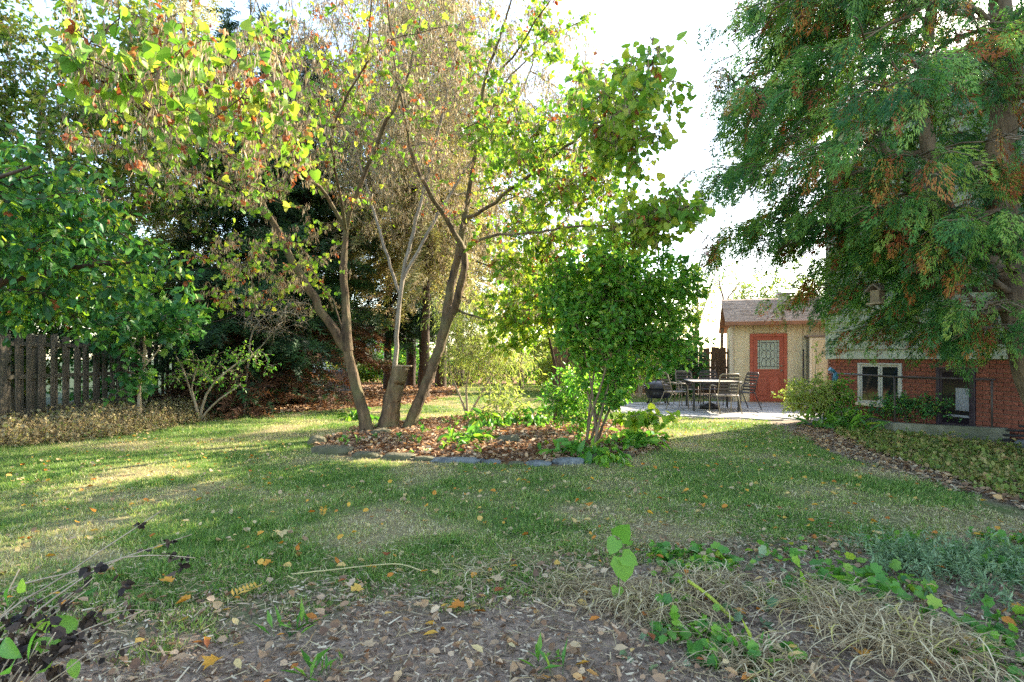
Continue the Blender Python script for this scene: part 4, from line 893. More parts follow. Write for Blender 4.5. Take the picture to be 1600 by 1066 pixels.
def conifer(name, label, base, h, rad, z0, nbr, nsp, mat, bark, seed, size=.3, droop=.35, brown=0.0, shape=SPRIG, dead_below=0.0, tk=.018):
    r = np.random.default_rng(seed); base = np.array(base, float); S = Skel(seed)
    S.limb([tuple(base) + (h * tk,), tuple(base + [0.05, 0.05, h * .5]) + (h * tk * .6,), tuple(base + [0, 0, h]) + (.012,)], .3, .01)
    ang = 0
    for k in range(nbr):
        t = k / nbr; z = z0 + (h - z0) * t ** 1.05; ang += 2.4 + r.normal() * .3
        Rr = rad * (1 - t) ** .75 * r.uniform(.75, 1.15) + .15; dv = np.array([math.cos(ang), math.sin(ang), 0])
        p0 = base + [0, 0, z]; S.limb([tuple(p0) + (.03 * (1 - t) + .008,), tuple(p0 + dv * Rr * .5 + [0, 0, -Rr * droop * .25]) + (.018 * (1 - t) + .005,), tuple(p0 + dv * Rr + [0, 0, -Rr * droop * .6]) + (.004,)], .3, .015)
    P, par, rad_, d = S.arrays(); axis = np.hypot(P[:, 0] - base[0], P[:, 1] - base[1]); idx = np.nonzero(axis > .25)[0]
    k = r.choice(idx, nsp); side = norm(np.cross(d[k], np.array([0, 0, 1.0]))) * r.choice([-1, 1], nsp)[:, None]
    o = P[k] + side * (r.random(nsp) * .35 * rad / 2)[:, None] + np.array([0, 0, -1]) * (r.random(nsp) * .25)[:, None]
    dd = norm(d[k] * .7 + side * .6 + r.normal(size=(nsp, 3)) * .35 + np.array([0, 0, -droop]))
    V, F = scatter(shape[0], shape[1], o, frames(dd, r, (0, 0, 1), .6), size * (.6 + .8 * r.random(nsp)))
    br = (r.random(nsp) < brown) | ((P[k][:, 2] < dead_below) & (r.random(nsp) < .75)); nT = len(shape[0]); nF = len(shape[1])
    rn = np.repeat(r.random(nsp), nT); root = empty(name, base, 0, label, 'tree')
    tv, tf = S.mesh(rough=.04); build('trunk', tv - base, tf, M[bark], root, smooth=True)
    Vr = V.reshape(nsp, nT, 3); rr_ = rn.reshape(nsp, nT)
    for sel, nm, mt in ((~br, 'crown', mat[0]), (br, 'brown_foliage', mat[1])):
        n = int(sel.sum())
        if n == 0: continue
        FF = shape[1][None] + (np.arange(n) * nT)[:, None, None]; build(nm, Vr[sel].reshape(-1, 3) - base, FF.reshape(-1, 3), M[mt], root, rnd=rr_[sel].ravel())
    return root
SP = ('spruce', 'spruce_brown')
conifer('spruce_tree', 'dark drooping spruce behind the leafless tangle of twigs by the fence', (-7.0, 15.2, 0), 11, 2.7, .5, 105, 8800, SP, 'bark_dark', 51, .36, dead_below=1.3)
conifer('spruce_tree', 'dark spruce with rust brown lower branches left of the redbud', (-6.2, 17.0, 0), 11.5, 2.5, 1.7, 105, 8800, SP, 'bark_dark', 52, .36, dead_below=2.5)
conifer('spruce_tree', 'dark spruce standing furthest back along the fence line', (-8.0, 20.5, 0), 13, 2.5, 1.9, 100, 6000, SP, 'bark_dark', 53, .46, dead_below=2.5)
conifer('tan_conifer', 'big pale tan green conifer towering behind the redbud crown', (-2.9, 19.0, 0), 15.5, 4.3, 4.8, 120, 8200, ('tan_conifer', 'pod_tree'), 'bark_dark', 54, .46, brown=.35, droop=.7, tk=.010)
conifer('spruce_tree', 'far dark spruce standing behind the grey storage box', (-5.4, 24.6, 0), 10, 2.3, 2.3, 70, 2600, SP, 'bark_dark', 57, .5)
conifer('tan_conifer', 'tall khaki conifer behind the fence at the upper left', (-10.4, 18.0, 0), 14.5, 3.6, 3.0, 90, 4200, ('tan_conifer', 'pod_tree'), 'bark_dark', 55, .48, brown=.2, droop=.6)
conifer('spruce_tree', 'dark spruce beyond the near fence in the upper left corner', (-12.4, 11.2, 0), 13, 3.2, 1.5, 90, 3200, SP, 'bark_dark', 56, .42)
for i, (x, y, h) in enumerate(((-4.9, 27.5, 14), (-4.0, 25.6, 13), (-3.3, 26.4, 15), (-2.6, 28.0, 14))):
    conifer('pine_tree', ('slender far pine, first from the grey storage box', 'slender far pine, second from the grey storage box', 'slender far pine, third from the grey storage box', 'slender far pine, fourth from the grey storage box')[i], (x, y, 0), h, 1.9, 3.2, 45, 1300, SP, 'bark_dark', 60 + i, .5)['group'] = 'slender pines at the far lawn edge'
# hedge shrubs along the far edge
far = [(-8.6, 31.5, 2.0, 1.5, 'far_leaf'), (-5.6, 31, 2.2, 2.5, 'shrub_leaf'), (-2.2, 31, 2.2, 2.4, 'dark_leaf'), (0.6, 30, 2.0, 2.4, 'shrub_leaf'), (3.2, 27.5, 2.1, 2.9, 'lime_leaf'), (2.0, 23.4, 1.4, 2.6, 'pale_leaf'), (5.2, 24.0, 1.7, 3.0, 'far_leaf')]
lab = ['pale far shrub behind the grey storage box', 'far green shrub behind the slender pines', 'dark far shrub behind the weeping pale shrub', 'far green shrub closing the end of the lawn', 'lime far shrub beyond the end of the lawn', 'pale shrub by the left end of the brown fence', 'tall shrub rising behind the brown board fence']
for i, (x, y, rd, hh, mt) in enumerate(far):
    b = np.array([x, y, 0.0]); broadleaf('far_shrub', lab[i], b, [lim(b, .06, (x, y, .6, .05), (x + .1, y, 1.4, .03)), [(x, y, .1, .05), (x + rd * .4, y, 1.4, .02)], [(x, y, .1, .05), (x - rd * .4, y, 1.4, .02)]], [(x, y, hh * .5, rd, rd * .8, hh * .52)], 110, 1300, .4, 4, DIAM, .14, mt, 'bark_dark', 70 + i, cat='shrub', group='shrubs along the far garden edge', seg=.45)
b = np.array([0.4, 25.0, 0]); broadleaf('garden_tree', 'lime green tree at the end of the lawn behind the young tree', b, [lim(b, .12, (.4, 25, 2, .09), (.5, 25, 4.8, .03)), [(.4, 25, 1.8, .06), (1.5, 25, 4.4, .02)], [(.4, 25, 1.6, .06), (-.8, 25, 4.2, .02)]], [(.5, 25, 4.2, 2.3, 1.5, 2.3)], 170, 1700, .4, 4, DIAM, .15, 'lime_leaf', 'bark_grey', 80, seg=.45)
# trees round the shed
b = np.array([7.6, 23.5, 0]); broadleaf('garden_tree', 'pale green airy tree between the round shrub and the shed roof', b, [lim(b, .09, (7.6, 23.5, 2, .07), (7.7, 23.5, 4.4, .03)), [(7.6, 23.5, 2, .05), (6.9, 23.4, 4.2, .02)], [(7.6, 23.5, 2.4, .04), (8.3, 23.5, 4.6, .02)]], [(7.2, 23.5, 3.7, 1.3, 1.2, 1.5), (6.8, 23.4, 2.2, 1.0, 1, .9)], 150, 1200, .35, 3, DIAM, .10, 'pale_leaf', 'bark_pale', 81)
b = np.array([8.35, 22.6, 0]); broadleaf('bare_tree', 'slim grey half bare tree at the left corner of the shed roof', b, [lim(b, .08, (8.35, 22.6, 2.2, .065), (8.4, 22.6, 3.5, .05), (8.2, 22.6, 4.6, .02)), [(8.38, 22.6, 3.4, .04), (9.1, 22.5, 4.5, .018), (9.5, 22.4, 5.2, .008)]], [(8.5, 22.6, 4.5, 1.1, .9, .8)], 80, 300, .35, 2, DIAM, .09, 'far_leaf', 'bark_grey', 82, skip=10)
for i, (x, y, hh, rd) in enumerate(((11.9, 27.5, 5.4, 1.4), (14.2, 28, 6.2, 2.0), (16.6, 27, 6.4, 2.2))):
    b = np.array([x, y, 0.0]); broadleaf('background_tree', ['thin leaved treetop above the left roof vent', 'autumn treetop showing between the two roof vents', 'autumn treetop above the right roof vent'][i], b, [lim(b, .14, (x, y, 2, .1), (x + .1, y, hh * .75, .04)), [(x, y, 2, .07), (x + rd * .5, y, hh * .75, .02)], [(x, y, 2.2, .06), (x - rd * .5, y, hh * .7, .02)]], [(x, y, hh * .68, rd, rd * .7, hh * .34)], 140, 900, .45, 3, DIAM, .13, 'far_leaf', 'bark_grey', 84 + i, group='treetops behind the shed', seg=.45)
b = np.array([6.0, 20.0, 0]); broadleaf('dark_shrub', 'dark green shrub filling the corner left of the shed', b, [lim(b, .05, (6.0, 20, .7, .04), (6.1, 20, 1.4, .02)), [(6, 20, .1, .04), (6.5, 19.9, 1.3, .02)]], [(6.05, 20.0, 1.0, .75, .7, .95)], 100, 1100, .25, 4, DIAM, .09, 'dark_leaf', 'bark_dark', 88, cat='shrub')
b = np.array([4.4, 19.6, 0]); broadleaf('variegated_shrub', 'pale variegated shrub behind the fire pit', b, [lim(b, .05, (4.4, 19.6, .8, .04), (4.6, 19.6, 1.9, .02)), [(4.4, 19.6, .1, .04), (5.0, 19.5, 1.8, .02)]], [(4.7, 19.6, 1.6, 1.0, .8, 1.1)], 110, 1000, .28, 4, DIAM, .085, 'pale_leaf', 'bark_pale', 89, cat='shrub')

# ------------------------------------------------------------------ shrubs in the island bed
b = np.array([1.18, 8.4, 0.04]); LB = []
for k, (tx, ty, tz) in enumerate(((1.05, 8.4, 1.5), (1.3, 8.5, 1.6), (1.7, 8.5, 1.7), (2.1, 8.6, 1.7), (1.5, 8.2, 1.9), (0.95, 8.7, 1.7), (1.8, 8.8, 2.1))):
    x0, y0 = b[0] + .10 * math.cos(k * 2.4), b[1] + .10 * math.sin(k * 2.4); LB.append([(x0, y0, .02, .024), (x0 + (tx - x0) * .2, y0, .5, .019), (x0 + (tx - x0) * .55, ty, 1.05, .015), (tx, ty, tz, .009)])
Sg = Skel(91); rg = np.random.default_rng(92)
for i, l in enumerate(LB):
    C = catmull(l, .15)
    last = -1
    for qq in C: Sg.p.append(qq[:3]); Sg.par.append(last); Sg.r.append(qq[3]); last = len(Sg.p) - 1
Sg.grow(ell(380, [(1.65, 8.55, 2.42, 1.15, 1.0, .88), (1.35, 8.5, 1.72, .85, .7, .55), (2.2, 8.6, 1.72, .68, .6, .62), (.95, 8.6, 2.1, .65, .6, .65), (1.6, 8.7, 1.15, .75, .5, .4), (1.45, 8.55, .85, .5, .4, .3)], rg, 2.2), .15, .1, .03, .003, skip=0)
P_, pr_, ra_, d_ = Sg.arrays(); idx = np.nonzero((ra_ < .011) & (P_[:, 2] > .62))[0]
tw, lv = leafing(Sg, 4600, .16, 4, OVAL, .084, rg, .011, .35, nodes=idx)
assemble('round_shrub', 'large round dark green shrub on bare pale stems in the bed', b, Sg, [('crown', 'shrub_leaf', lv)], 'bark_stem', 'shrub', None, [tw], woodname='stem')
b = np.array([.80, 10.6, 0.06]); broadleaf('young_tree', 'yellow green young tree on thin dark stems behind the round shrub', b, [lim(b, .04, (.82, 10.6, .9, .035), (.75, 10.6, 1.6, .025), (.4, 10.5, 2.4, .012)), [(.8, 10.6, .1, .035), (1.0, 10.6, 1.0, .03), (1.1, 10.6, 1.8, .02), (1.0, 10.6, 2.6, .01)]], [(.35, 10.5, 2.35, .95, .8, .65), (.0, 10.4, 1.75, .55, .5, .35), (1.0, 10.6, 2.7, .8, .7, .5)], 150, 640, .2, 3, HEART, .085, 'redbud', 'bark_dark', 95, skip=10, droop=.7, rtip=.0032)
b = np.array([-.95, 12.2, .05]); LB = [lim(b, .03, (-.95, 12.2, .9, .025), (-.8, 12.2, 1.6, .012)), [(-.95, 12.2, .08, .028), (-.5, 12.1, .9, .02), (-.1, 12, 1.7, .01)], [(-.95, 12.2, .08, .028), (-1.3, 12.2, 1.0, .02), (-1.4, 12.2, 1.8, .01)], [(-.95, 12.2, .08, .02), (-.2, 12.1, .6, .015), (.2, 12.0, 1.1, .008)]]
broadleaf('weeping_shrub', 'pale twiggy weeping shrub with thin leaves behind the right redbud trunk', b, LB, [(-.6, 12.1, 1.5, 1.0, .8, .75), (-1.0, 12.2, 2.2, .8, .7, .6)], 210, 2000, .38, 3, LANCE, .10, 'pale_leaf', 'bark_pale', 96, cat='shrub', droop=1.1, rtip=.003)
b = np.array([-.3, 11.0, .08]); broadleaf('green_shrub', 'low light green shrub at the foot of the weeping shrub', b, [lim(b, .02, (-.3, 11, .4, .014), (-.2, 11, .8, .008)), [(-.3, 11, .1, .015), (.1, 10.9, .6, .008)]], [(-.15, 11, .45, .55, .5, .35)], 60, 220, .16, 4, OVAL, .065, 'pale_leaf', 'bark_pale', 97, cat='shrub', rtip=.003)
b = np.array([1.25, 9.6, .08]); broadleaf('green_shrub', 'low dark green shrub behind the stems of the round shrub', b, [lim(b, .02, (1.25, 9.6, .4, .014), (1.3, 9.6, .9, .008)), [(1.25, 9.6, .1, .015), (.9, 9.6, .7, .008)]], [(1.1, 9.6, .7, .55, .5, .5)], 80, 520, .16, 4, OVAL, .075, 'shrub_leaf', 'bark_pale', 98, cat='shrub', rtip=.003)
b = np.array([1.35, 8.9, .05]); broadleaf('low_branch', 'low spray of big light green leaves right of the round shrub stems', b, [lim(b, .012, (1.6, 8.75, .42, .009), (2.0, 8.65, .50, .006), (2.45, 8.6, .42, .003))], [(2.0, 8.65, .44, .5, .22, .10)], 34, 95, .12, 2, HEART, .10, 'lime_leaf', 'bark_pale', 99, cat='plant', droop=.6, rtip=.0025, jit=.4)

# ------------------------------------------------------------------ cedar on the right
rc = np.random.default_rng(120); Sc = Skel(121)
Sc.limb([(6.95, 7.2, -.02, .27), (6.78, 7.15, .5, .22)] + [L4(1600, 520, 7.05, .20), L4(1585, 430, 7.0, .185), L4(1568, 330, 7.0, .16), L4(1562, 230, 7.0, .14), L4(1572, 130, 7.05, .125), L4(1562, 0, 7.1, .11)] + [(6.1, 7.1, 7.6, .07), (6.1, 7.1, 10.2, .02)], .2, .01)
Sc.limb([L4(1583, 440, 7.0, .12), L4(1540, 410, 6.95, .11), L4(1500, 375, 6.9, .105), L4(1472, 310, 6.9, .095), L4(1452, 235, 6.9, .085), L4(1440, 140, 6.95, .07), L4(1455, 0, 7.0, .055), (5.1, 7.0, 8.2, .02)], .2, .012)
Sc.limb([L4(1500, 375, 6.9, .06), L4(1440, 300, 6.6, .05), L4(1390, 250, 6.4, .04), L4(1372, 190, 6.3, .03), L4(1385, 90, 6.3, .02)], .2, .012)
zs = np.array([.55, .9, 1.2, 1.5, 2.06, 2.4, 2.85, 3.3, 4.3, 5.8, 8.0, 10.2]); Rs = np.array([.5, .9, 1.5, 2.3, 2.9, 3.2, 3.5, 3.85, 3.8, 3.5, 2.0, .3])
trunk_nodes = [i for i in range(len(Sc.p))]; TP = np.array(Sc.p); TR = np.array(Sc.r); br_nodes = []
def cedar_branch(p0, ang, Rr, dz, r0):
    dv = np.array([math.cos(ang), math.sin(ang), 0]); side = np.array([-dv[1], dv[0], 0]) * rc.normal() * .18 * Rr
    tx_ = p0[0] + dv[0] * Rr; dz = max(dz, float(np.interp(tx_, [3.7, 4.1, 4.7, 5.3, 6.0], [3.05, 2.65, 2.0, 1.6, 1.2])) + .05 - p0[2])
    n0 = len(Sc.p)
    Sc.limb([tuple(p0) + (r0,), tuple(p0 + dv * Rr * .35 + [0, 0, dz * .1 + .06 * Rr] + side * .6) + (r0 * .7,), tuple(p0 + dv * Rr * .7 + side + [0, 0, dz * .5 + .04 * Rr]) + (r0 * .4,), tuple(p0 + dv * Rr + side * .8 + [0, 0, dz]) + (.004,)], .16, .02)
    n1 = len(Sc.p); br_nodes.extend(range(n0 + 2, n1)); B = np.array(Sc.p[n0:n1])
    for k in range(int(3 + Rr * 4.2)):                                 # secondary branchlets
        t = rc.uniform(.25, .98); j = n0 + int(t * (n1 - n0 - 1)); s = rc.choice([-1, 1]); L = Rr * rc.uniform(.14, .32) * (1.15 - .5 * t) + .12
        dd = norm(dv * .7 + np.array([-dv[1], dv[0], 0]) * s * rc.uniform(.4, 1.0) + [0, 0, rc.uniform(-.25, .2)]); p = np.array(Sc.p[j]); m0 = len(Sc.p)
        Sc.limb([tuple(p) + (.010,), tuple(p + dd * L * .6 + [0, 0, .02]) + (.007,), tuple(p + dd * L + [0, 0, -.16 * L]) + (.003,)], .15, .01); br_nodes.extend(range(m0, len(Sc.p)))
ang = 0.3
for k in range(86):
    z = rc.uniform(2.0, 9.6) if k > 60 else 1.75 + 4.5 * (k / 60) + rc.normal() * .1
    cand_ = np.nonzero(np.abs(TP[:, 2] - z) < .25)[0]; j = int(rc.choice(cand_)); p0 = TP[j]; ang += 2.4 + rc.normal() * .35
    Rm = np.interp(z, zs, Rs) * rc.uniform(.72, 1.05)
    ex = p0[0] + math.cos(ang) * Rm                                    # keep clear of the house wall, stay out of the camera
    if ex > 7.3: Rm = max(.35, (7.3 - p0[0]) / max(math.cos(ang), .05)); 
    if p0[1] + math.sin(ang) * Rm < 3.9: Rm = min(Rm, (p0[1] - 3.9) / max(-math.sin(ang), .05))
    if math.sin(ang) < -.45 and math.cos(ang) > -.75: Rm = min(Rm, 1.5)
    if z < 2.2 and math.cos(ang) > -.2: Rm = min(Rm, 1.1)
    Rm = min(Rm, p0[0] - (3.05 if z < 3.5 else 2.6) if math.cos(ang) < -.6 else Rm)
    cedar_branch(p0, ang, max(Rm, .4), -.16 * Rm + rc.normal() * .12, min(.032, TR[j] * .4))
for tx, ty, d in ((1165, 180, 6.6), (1150, 312, 6.3), (1180, 100, 6.8), (1185, 20, 7), (1170, -20, 7), (1200, 60, 6.5), (1160, 60, 7.2), (1240, -10, 7.4), (1260, 120, 6.4), (1180, 260, 6.9), (1290, 400, 6.2), (1350, 450, 7.6), (1330, 500, 7.4), (1370, 470, 6.4), (1420, 480, 7.2), (1460, 520, 6.6), (1390, 430, 5.8), (1510, 560, 7.4), (1400, 545, 6.6), (1350, 520, 7.2), (1470, 590, 7.0), (1530, 600, 6.4), (1440, 560, 7.6), (1560, 600, 5.9), (1240, 60, 6.6), (1290, 20, 6.2), (1210, 330, 7.2), (1250, 420, 7.0), (1590, 150, 6.0), (1540, 330, 5.9), (1430, 500, 6.0), (1500, 530, 5.6)):
    t = W(tx, ty, d); z0 = np.clip(t[2] + .5, .9, 7); j = int(np.abs(TP[:, 2] - z0 - .4 * rc.random()).argmin()); p0 = TP[j]; dv = t - p0; cedar_branch(p0, math.atan2(dv[1], dv[0]), math.hypot(dv[0], dv[1]), dv[2], min(.045, TR[j] * .45))
P, par, rad, d = Sc.arrays(); bn = np.array(br_nodes); ax = np.hypot(P[bn, 0] - 6.3, P[bn, 1] - 7.05); bn = bn[(ax > .3)]; bn = bn[(P[bn, 2] > np.interp(P[bn, 0], [3.7, 4.1, 4.7, 5.3, 6.0], [2.95, 2.55, 1.9, 1.5, 1.1]))]
bn = bn[~((P[bn, 1] < 7.0) & (np.abs(P[bn, 0] - 5.85) < .75) & (P[bn, 2] > 1.9) & (P[bn, 2] < 3.3) & (rc.random(len(bn)) < .8))]; NC, NSP = 4300, 140; ns = NC * NSP; kc = rc.choice(bn, NC); hd = norm(np.stack([P[kc, 0] - 6.2, P[kc, 1] - 7.05, np.zeros(NC)], 1))
ca_ = norm(d[kc] * .5 + hd * .45 + rc.normal(size=(NC, 3)) * np.array([.45, .45, .2]) + np.array([0, 0, -.75])); cs_ = norm(np.cross(ca_, rdir(NC, rc))); cn_ = np.cross(cs_, ca_); cL = .30 * (.6 + .8 * rc.random(NC))
j = np.repeat(np.arange(NC), NSP); ti = rc.random(ns); k = kc[j]; sg = rc.choice([-1.0, 1.0], ns); lat = .11 * np.sin(np.pi * np.clip(ti * .85 + .12, 0, 1)) * rc.random(ns) ** .7
pos_ = P[k] + ca_[j] * (cL[j] * ti)[:, None] + cs_[j] * (sg * lat)[:, None] + np.array([0, 0, -1]) * (.10 * ti ** 2)[:, None] + rc.normal(size=(ns, 3)) * .006
dd = norm(ca_[j] * .85 + cs_[j] * (sg * (.2 + 4.5 * lat))[:, None] + cn_[j] * (rc.normal(size=ns) * .12)[:, None] + np.array([0, 0, -.2]))
SLIV = np.array([[-.5, 0, 0], [.5, .15, 0], [.1, 1, -.08]]), np.array([[0, 1, 2]])
X_ = norm(np.cross(dd, norm(cn_[j] + rc.normal(size=(ns, 3)) * .35))); lenv = .046 * (.6 + .8 * rc.random(ns)); V, F = scatter(SLIV[0], SLIV[1], pos_, (X_, dd, np.cross(X_, dd)), np.stack([np.full(ns, .0125), lenv, lenv], 1))
crn = np.clip(rc.random(NC)[j] * .85 + rc.random(ns) * .15, 0, 1)
clc = fbm(P[kc][:, 0] * 2.2 + P[kc][:, 2] * 1.7, P[kc][:, 1] * 2.2 - P[kc][:, 2] * 1.1, 77, 2); bcl = (clc > .61) & (rc.random(NC) < .5) | (rc.random(NC) < .04); brn = bcl[j] & (rc.random(ns) < .55 + .45 * ti)
cbase = np.array([6.95, 7.2, 0]); ced = empty('cedar_tree', cbase, 0, 'big cedar with drooping green sprays and rusty patches in front of the house', 'tree')
tv, tf = Sc.mesh(rough=.06); build('trunk', tv - cbase, tf, M['bark_cedar'], ced, smooth=True)
nT = 3; Vr = V.reshape(ns, nT, 3)
for sel, nm, mt in ((~brn, 'crown', 'cedar'), (brn, 'brown_sprays', 'cedar_brown')):
    n = int(sel.sum()); FF = SLIV[1][None] + (np.arange(n) * nT)[:, None, None]; build(nm, Vr[sel].reshape(-1, 3) - cbase, FF.reshape(-1, 3), M[mt], ced, rnd=np.repeat(crn[sel], nT))
# bird feeder hanging in the cedar
bf = empty('bird_feeder', tuple(W(1371, 476, 6.8)), .4, 'small wooden bird feeder hanging under the cedar branches', 'bird feeder')
MB().box((-.085, -.085, 0), (.085, .085, .02), .004).build('tray', M['wood_bird'], bf); MB().box((-.055, -.055, .02), (.055, .055, .17), .004).build('body', M['wood_bird'], bf)
MB().prism([(-.10, .165), (0, .25), (.10, .165), (.09, .155), (0, .23), (-.09, .155)], -.09, .09).build('roof', M['bark_grey'], bf); MB().tube([(0, 0, .24), (0, 0, .75)], .003, 5).build('wire', M['black_metal'], bf)
# ------------------------------------------------------------------ rocks along the bed edge
from mathutils import noise as mnoise
def rock(label, x, y, sx, sy, sz, rz_, mat, seed, grp='stones edging the island bed'):
    bm = bmesh.new(); bmesh.ops.create_icosphere(bm, subdivisions=3, radius=1.0)
    for v in bm.verts:
        n = mnoise.noise(v.co * 1.3 + Vector((seed * 3.7, seed, 0))) * .35 + mnoise.noise(v.co * 3.5 + Vector((seed, 0, seed * 2))) * .12
        c = v.co * (1 + n); m = max(abs(c.x), abs(c.y), abs(c.z) * 1.15)
        c = c * (0.6 + 0.4 / max(m, .5)); v.co = Vector((c.x * sx, c.y * sy, c.z * sz))
    for f in bm.faces: f.smooth = False
    me = bpy.data.meshes.new('edging_stone'); bm.to_mesh(me); bm.free(); me.materials.append(M[mat]); o = link('edging_stone', me)
    o.location = (x, y, float(H(np.array([x]), np.array([y]))[0]) + sz * .05); o.rotation_euler = (seed * .05 % .12 - .06, 0, rz_); tag(o, label, 'stone', grp); return o
rk = [('small upright grey stone at the left end of the bed edging', -3.05, 8.9, .14, .10, .13, .5, 'rock'), ('largest mossy flat stone at the left of the bed edging', -2.55, 8.12, .34, .17, .11, -.25, 'rock'),
      ('rounded stone just right of the largest edging stone', -1.98, 7.78, .20, .13, .075, -.1, 'rock'), ('rounded grey green stone below the redbud stump', -1.52, 7.66, .24, .13, .075, -.15, 'rock'), ('low brown stone between the round stones and the blue slab', -1.16, 7.56, .16, .10, .05, 0, 'rock'),
      ('long flat blue grey slab lying in the middle of the edging', -.70, 7.42, .36, .12, .055, -.06, 'rock_blue'), ('small blue grey stone touching the long slab', -.25, 7.33, .11, .09, .05, .3, 'rock_blue'), ('tiny flat stone in the gap of the middle edging', .05, 7.28, .10, .08, .035, .1, 'rock'),
      ('flat pale grey stone left of the round shrub stems', .34, 7.22, .17, .11, .055, .05, 'rock_blue'), ('wide pale grey stone below the round shrub', .74, 7.32, .22, .12, .075, .2, 'rock_blue'), ('rounded mossy stone at the right of the edging', 1.12, 7.52, .19, .12, .085, .4, 'rock'), ('last mossy stone of the edging under the dark leaves', 1.55, 7.86, .15, .11, .06, .5, 'rock')]
for i, a in enumerate(rk): rock(a[0], *a[1:7], a[7], i + 1)
rock('broken dark rock lying in the leaf litter right of the redbud trunk', -.05, 8.5, .18, .13, .11, .3, 'rock', 31, None); rock('grey rock in the leaves at the foot of the left redbud stem', -2.15, 9.35, .17, .12, .10, .8, 'rock', 32, None)
rock('rounded grey boulder by the brick wall at the right edge', 7.75, 8.45, .24, .2, .14, .3, 'rock_blue', 33, None); rock('flat pale stone beside the planting at the patio corner', 6.0, 11.4, .22, .15, .06, .2, 'rock_blue', 34, None)

# ------------------------------------------------------------------ grass
rgx = np.random.default_rng(200)
def dryness(x, y): return np.clip((fbm(x * .9, y * .9, 21, 4) - .43) * 3.2, 0, 1)
BL3 = np.array([[-.5, 0, 0], [.5, 0, 0], [.3, .6, .07], [0, 1, .3]]), np.array([[0, 1, 2], [0, 2, 3]])
BL1 = np.array([[-.5, 0, 0], [.5, 0, 0], [0, 1, .2]]), np.array([[0, 1, 2]])
def blades(y0, y1, dens, tpl, w, h, x0=None, x1=None):
    xa, xb = (x0 if x0 is not None else -.93 * y1 - .5), (x1 if x1 is not None else .93 * y1 + .5); xa, xb = max(xa, -9), min(xb, 7)
    n = int(dens * (y1 - y0) * (xb - xa)); x = rgx.uniform(xa, xb, n); y = rgx.uniform(y0, y1, n)
    k = (np.abs(x) < .93 * y + .6); x, y = x[k], y[k]
    pd = polydist(x, y, LAWN) + (fbm(x * 1.8, y * 1.8, 9, 4) - .5) * np.where(y < 5.5, 2.6, .8); bdist = polydist(x, y, BED)
    dr = np.clip(dryness(x, y) + np.clip(.5 - pd, 0, .5) * (y < 5.5) + .5 * np.clip(fbm(x * 2.6, y * 2.6, 44, 3) - .5, 0, 1) * 2, 0, 1); fine = fbm(x * 4, y * 4, 33, 3)
    k = (pd > 0) & (bdist < -.05 + .2 * (fine - .5)) & (rgx.random(len(x)) < (1 - .55 * dr) * (.1 + 1.7 * fbm(x * 6, y * 6, 33, 3) ** 1.3)); x, y, dr, pd, fine = x[k], y[k], dr[k], pd[k], fine[k]
    n = len(x); hh = h * (.4 + .8 * rgx.random(n)) * (1 - .35 * dr) * (.35 + 1.3 * fbm(x * 7, y * 7, 66, 2))
    lean = rgx.normal(size=(n, 3)) * np.array([.55, .55, .12]) + np.array([0, 0, 1.0]); lean[:, 2] = np.abs(lean[:, 2])
    X, Y, Z = frames(lean, rgx); pos = np.stack([x, y, H(x, y) - .004], 1)
    V, F = scatter(tpl[0], tpl[1], pos, (X, Y, Z), np.stack([np.full(n, w) * (.7 + .6 * rgx.random(n)), hh, hh], 1))
    c = np.clip(.12 + dr * .62 + rgx.normal(size=n) * .17 + (rgx.random(n) < .10) * .4, 0, 1); return V, F, np.repeat(c, len(tpl[0]))
g = [blades(2.5, 4.6, 9000, BL3, .0045, .052), blades(4.6, 6.6, 5600, BL3, .0055, .052)]
v, f, q = join(g); tag(build('lawn_grass', v, f, M['grass'], rnd=q), 'short patchy green and straw coloured lawn grass in the foreground', 'grass', kind='stuff')
g = [blades(6.6, 9.5, 3000, BL1, .009, .054), blades(9.5, 14, 1300, BL1, .013, .06), blades(14, 30, 330, BL1, .026, .06)]
v, f, q = join(g); tag(build('lawn_grass', v, f, M['grass'], rnd=q), 'sunlit and shaded lawn grass further back round the bed', 'grass', kind='stuff')

# ------------------------------------------------------------------ leaf litter, mulch, fallen leaves
def scat(name, label, cat, n, region, shape, size, mat, lift=.012, tilt=.45, seed=1, sizev=.4, colour=None, dens=None, stretch=None):
    r = np.random.default_rng(seed); P = np.array(region); x = r.uniform(P[:, 0].min(), P[:, 0].max(), n * 6); y = r.uniform(P[:, 1].min(), P[:, 1].max(), n * 6)
    k = polydist(x, y, region) + (fbm(x * 2, y * 2, seed, 3) - .5) * .5 > 0
    if dens is not None: k &= r.random(len(x)) < dens(x, y)
    x, y = x[k][:n], y[k][:n]; m = len(x); nrm = np.stack([r.normal(size=m) * tilt, r.normal(size=m) * tilt, np.ones(m)], 1); a = r.random(m) * TAU
    Y = np.stack([np.cos(a), np.sin(a), r.normal(size=m) * tilt * .6], 1); X = norm(np.cross(norm(Y), norm(nrm))); Y = norm(Y); Z = np.cross(X, Y)
    pos = np.stack([x, y, H(x, y) + lift * (.3 + r.random(m) * 1.4)], 1); s = size * (1 - sizev + 2 * sizev * r.random(m))
    if stretch is not None: s = np.stack([s * stretch[0], s * stretch[1] * (.5 + r.random(m)), s * stretch[2]], 1)
    V, F = scatter(shape[0], shape[1], pos, (X, Y, Z), s); c = r.random(m) if colour is None else colour(r, m)
    return tag(build(name, V, F, M[mat], rnd=np.repeat(c, len(shape[0]))), label, cat, kind='stuff')
scat('leaf_litter', 'deep brown fallen leaves covering the island bed', 'leaves', 12500, BED, OVAL, .075, 'litter', .03, .6, 301)
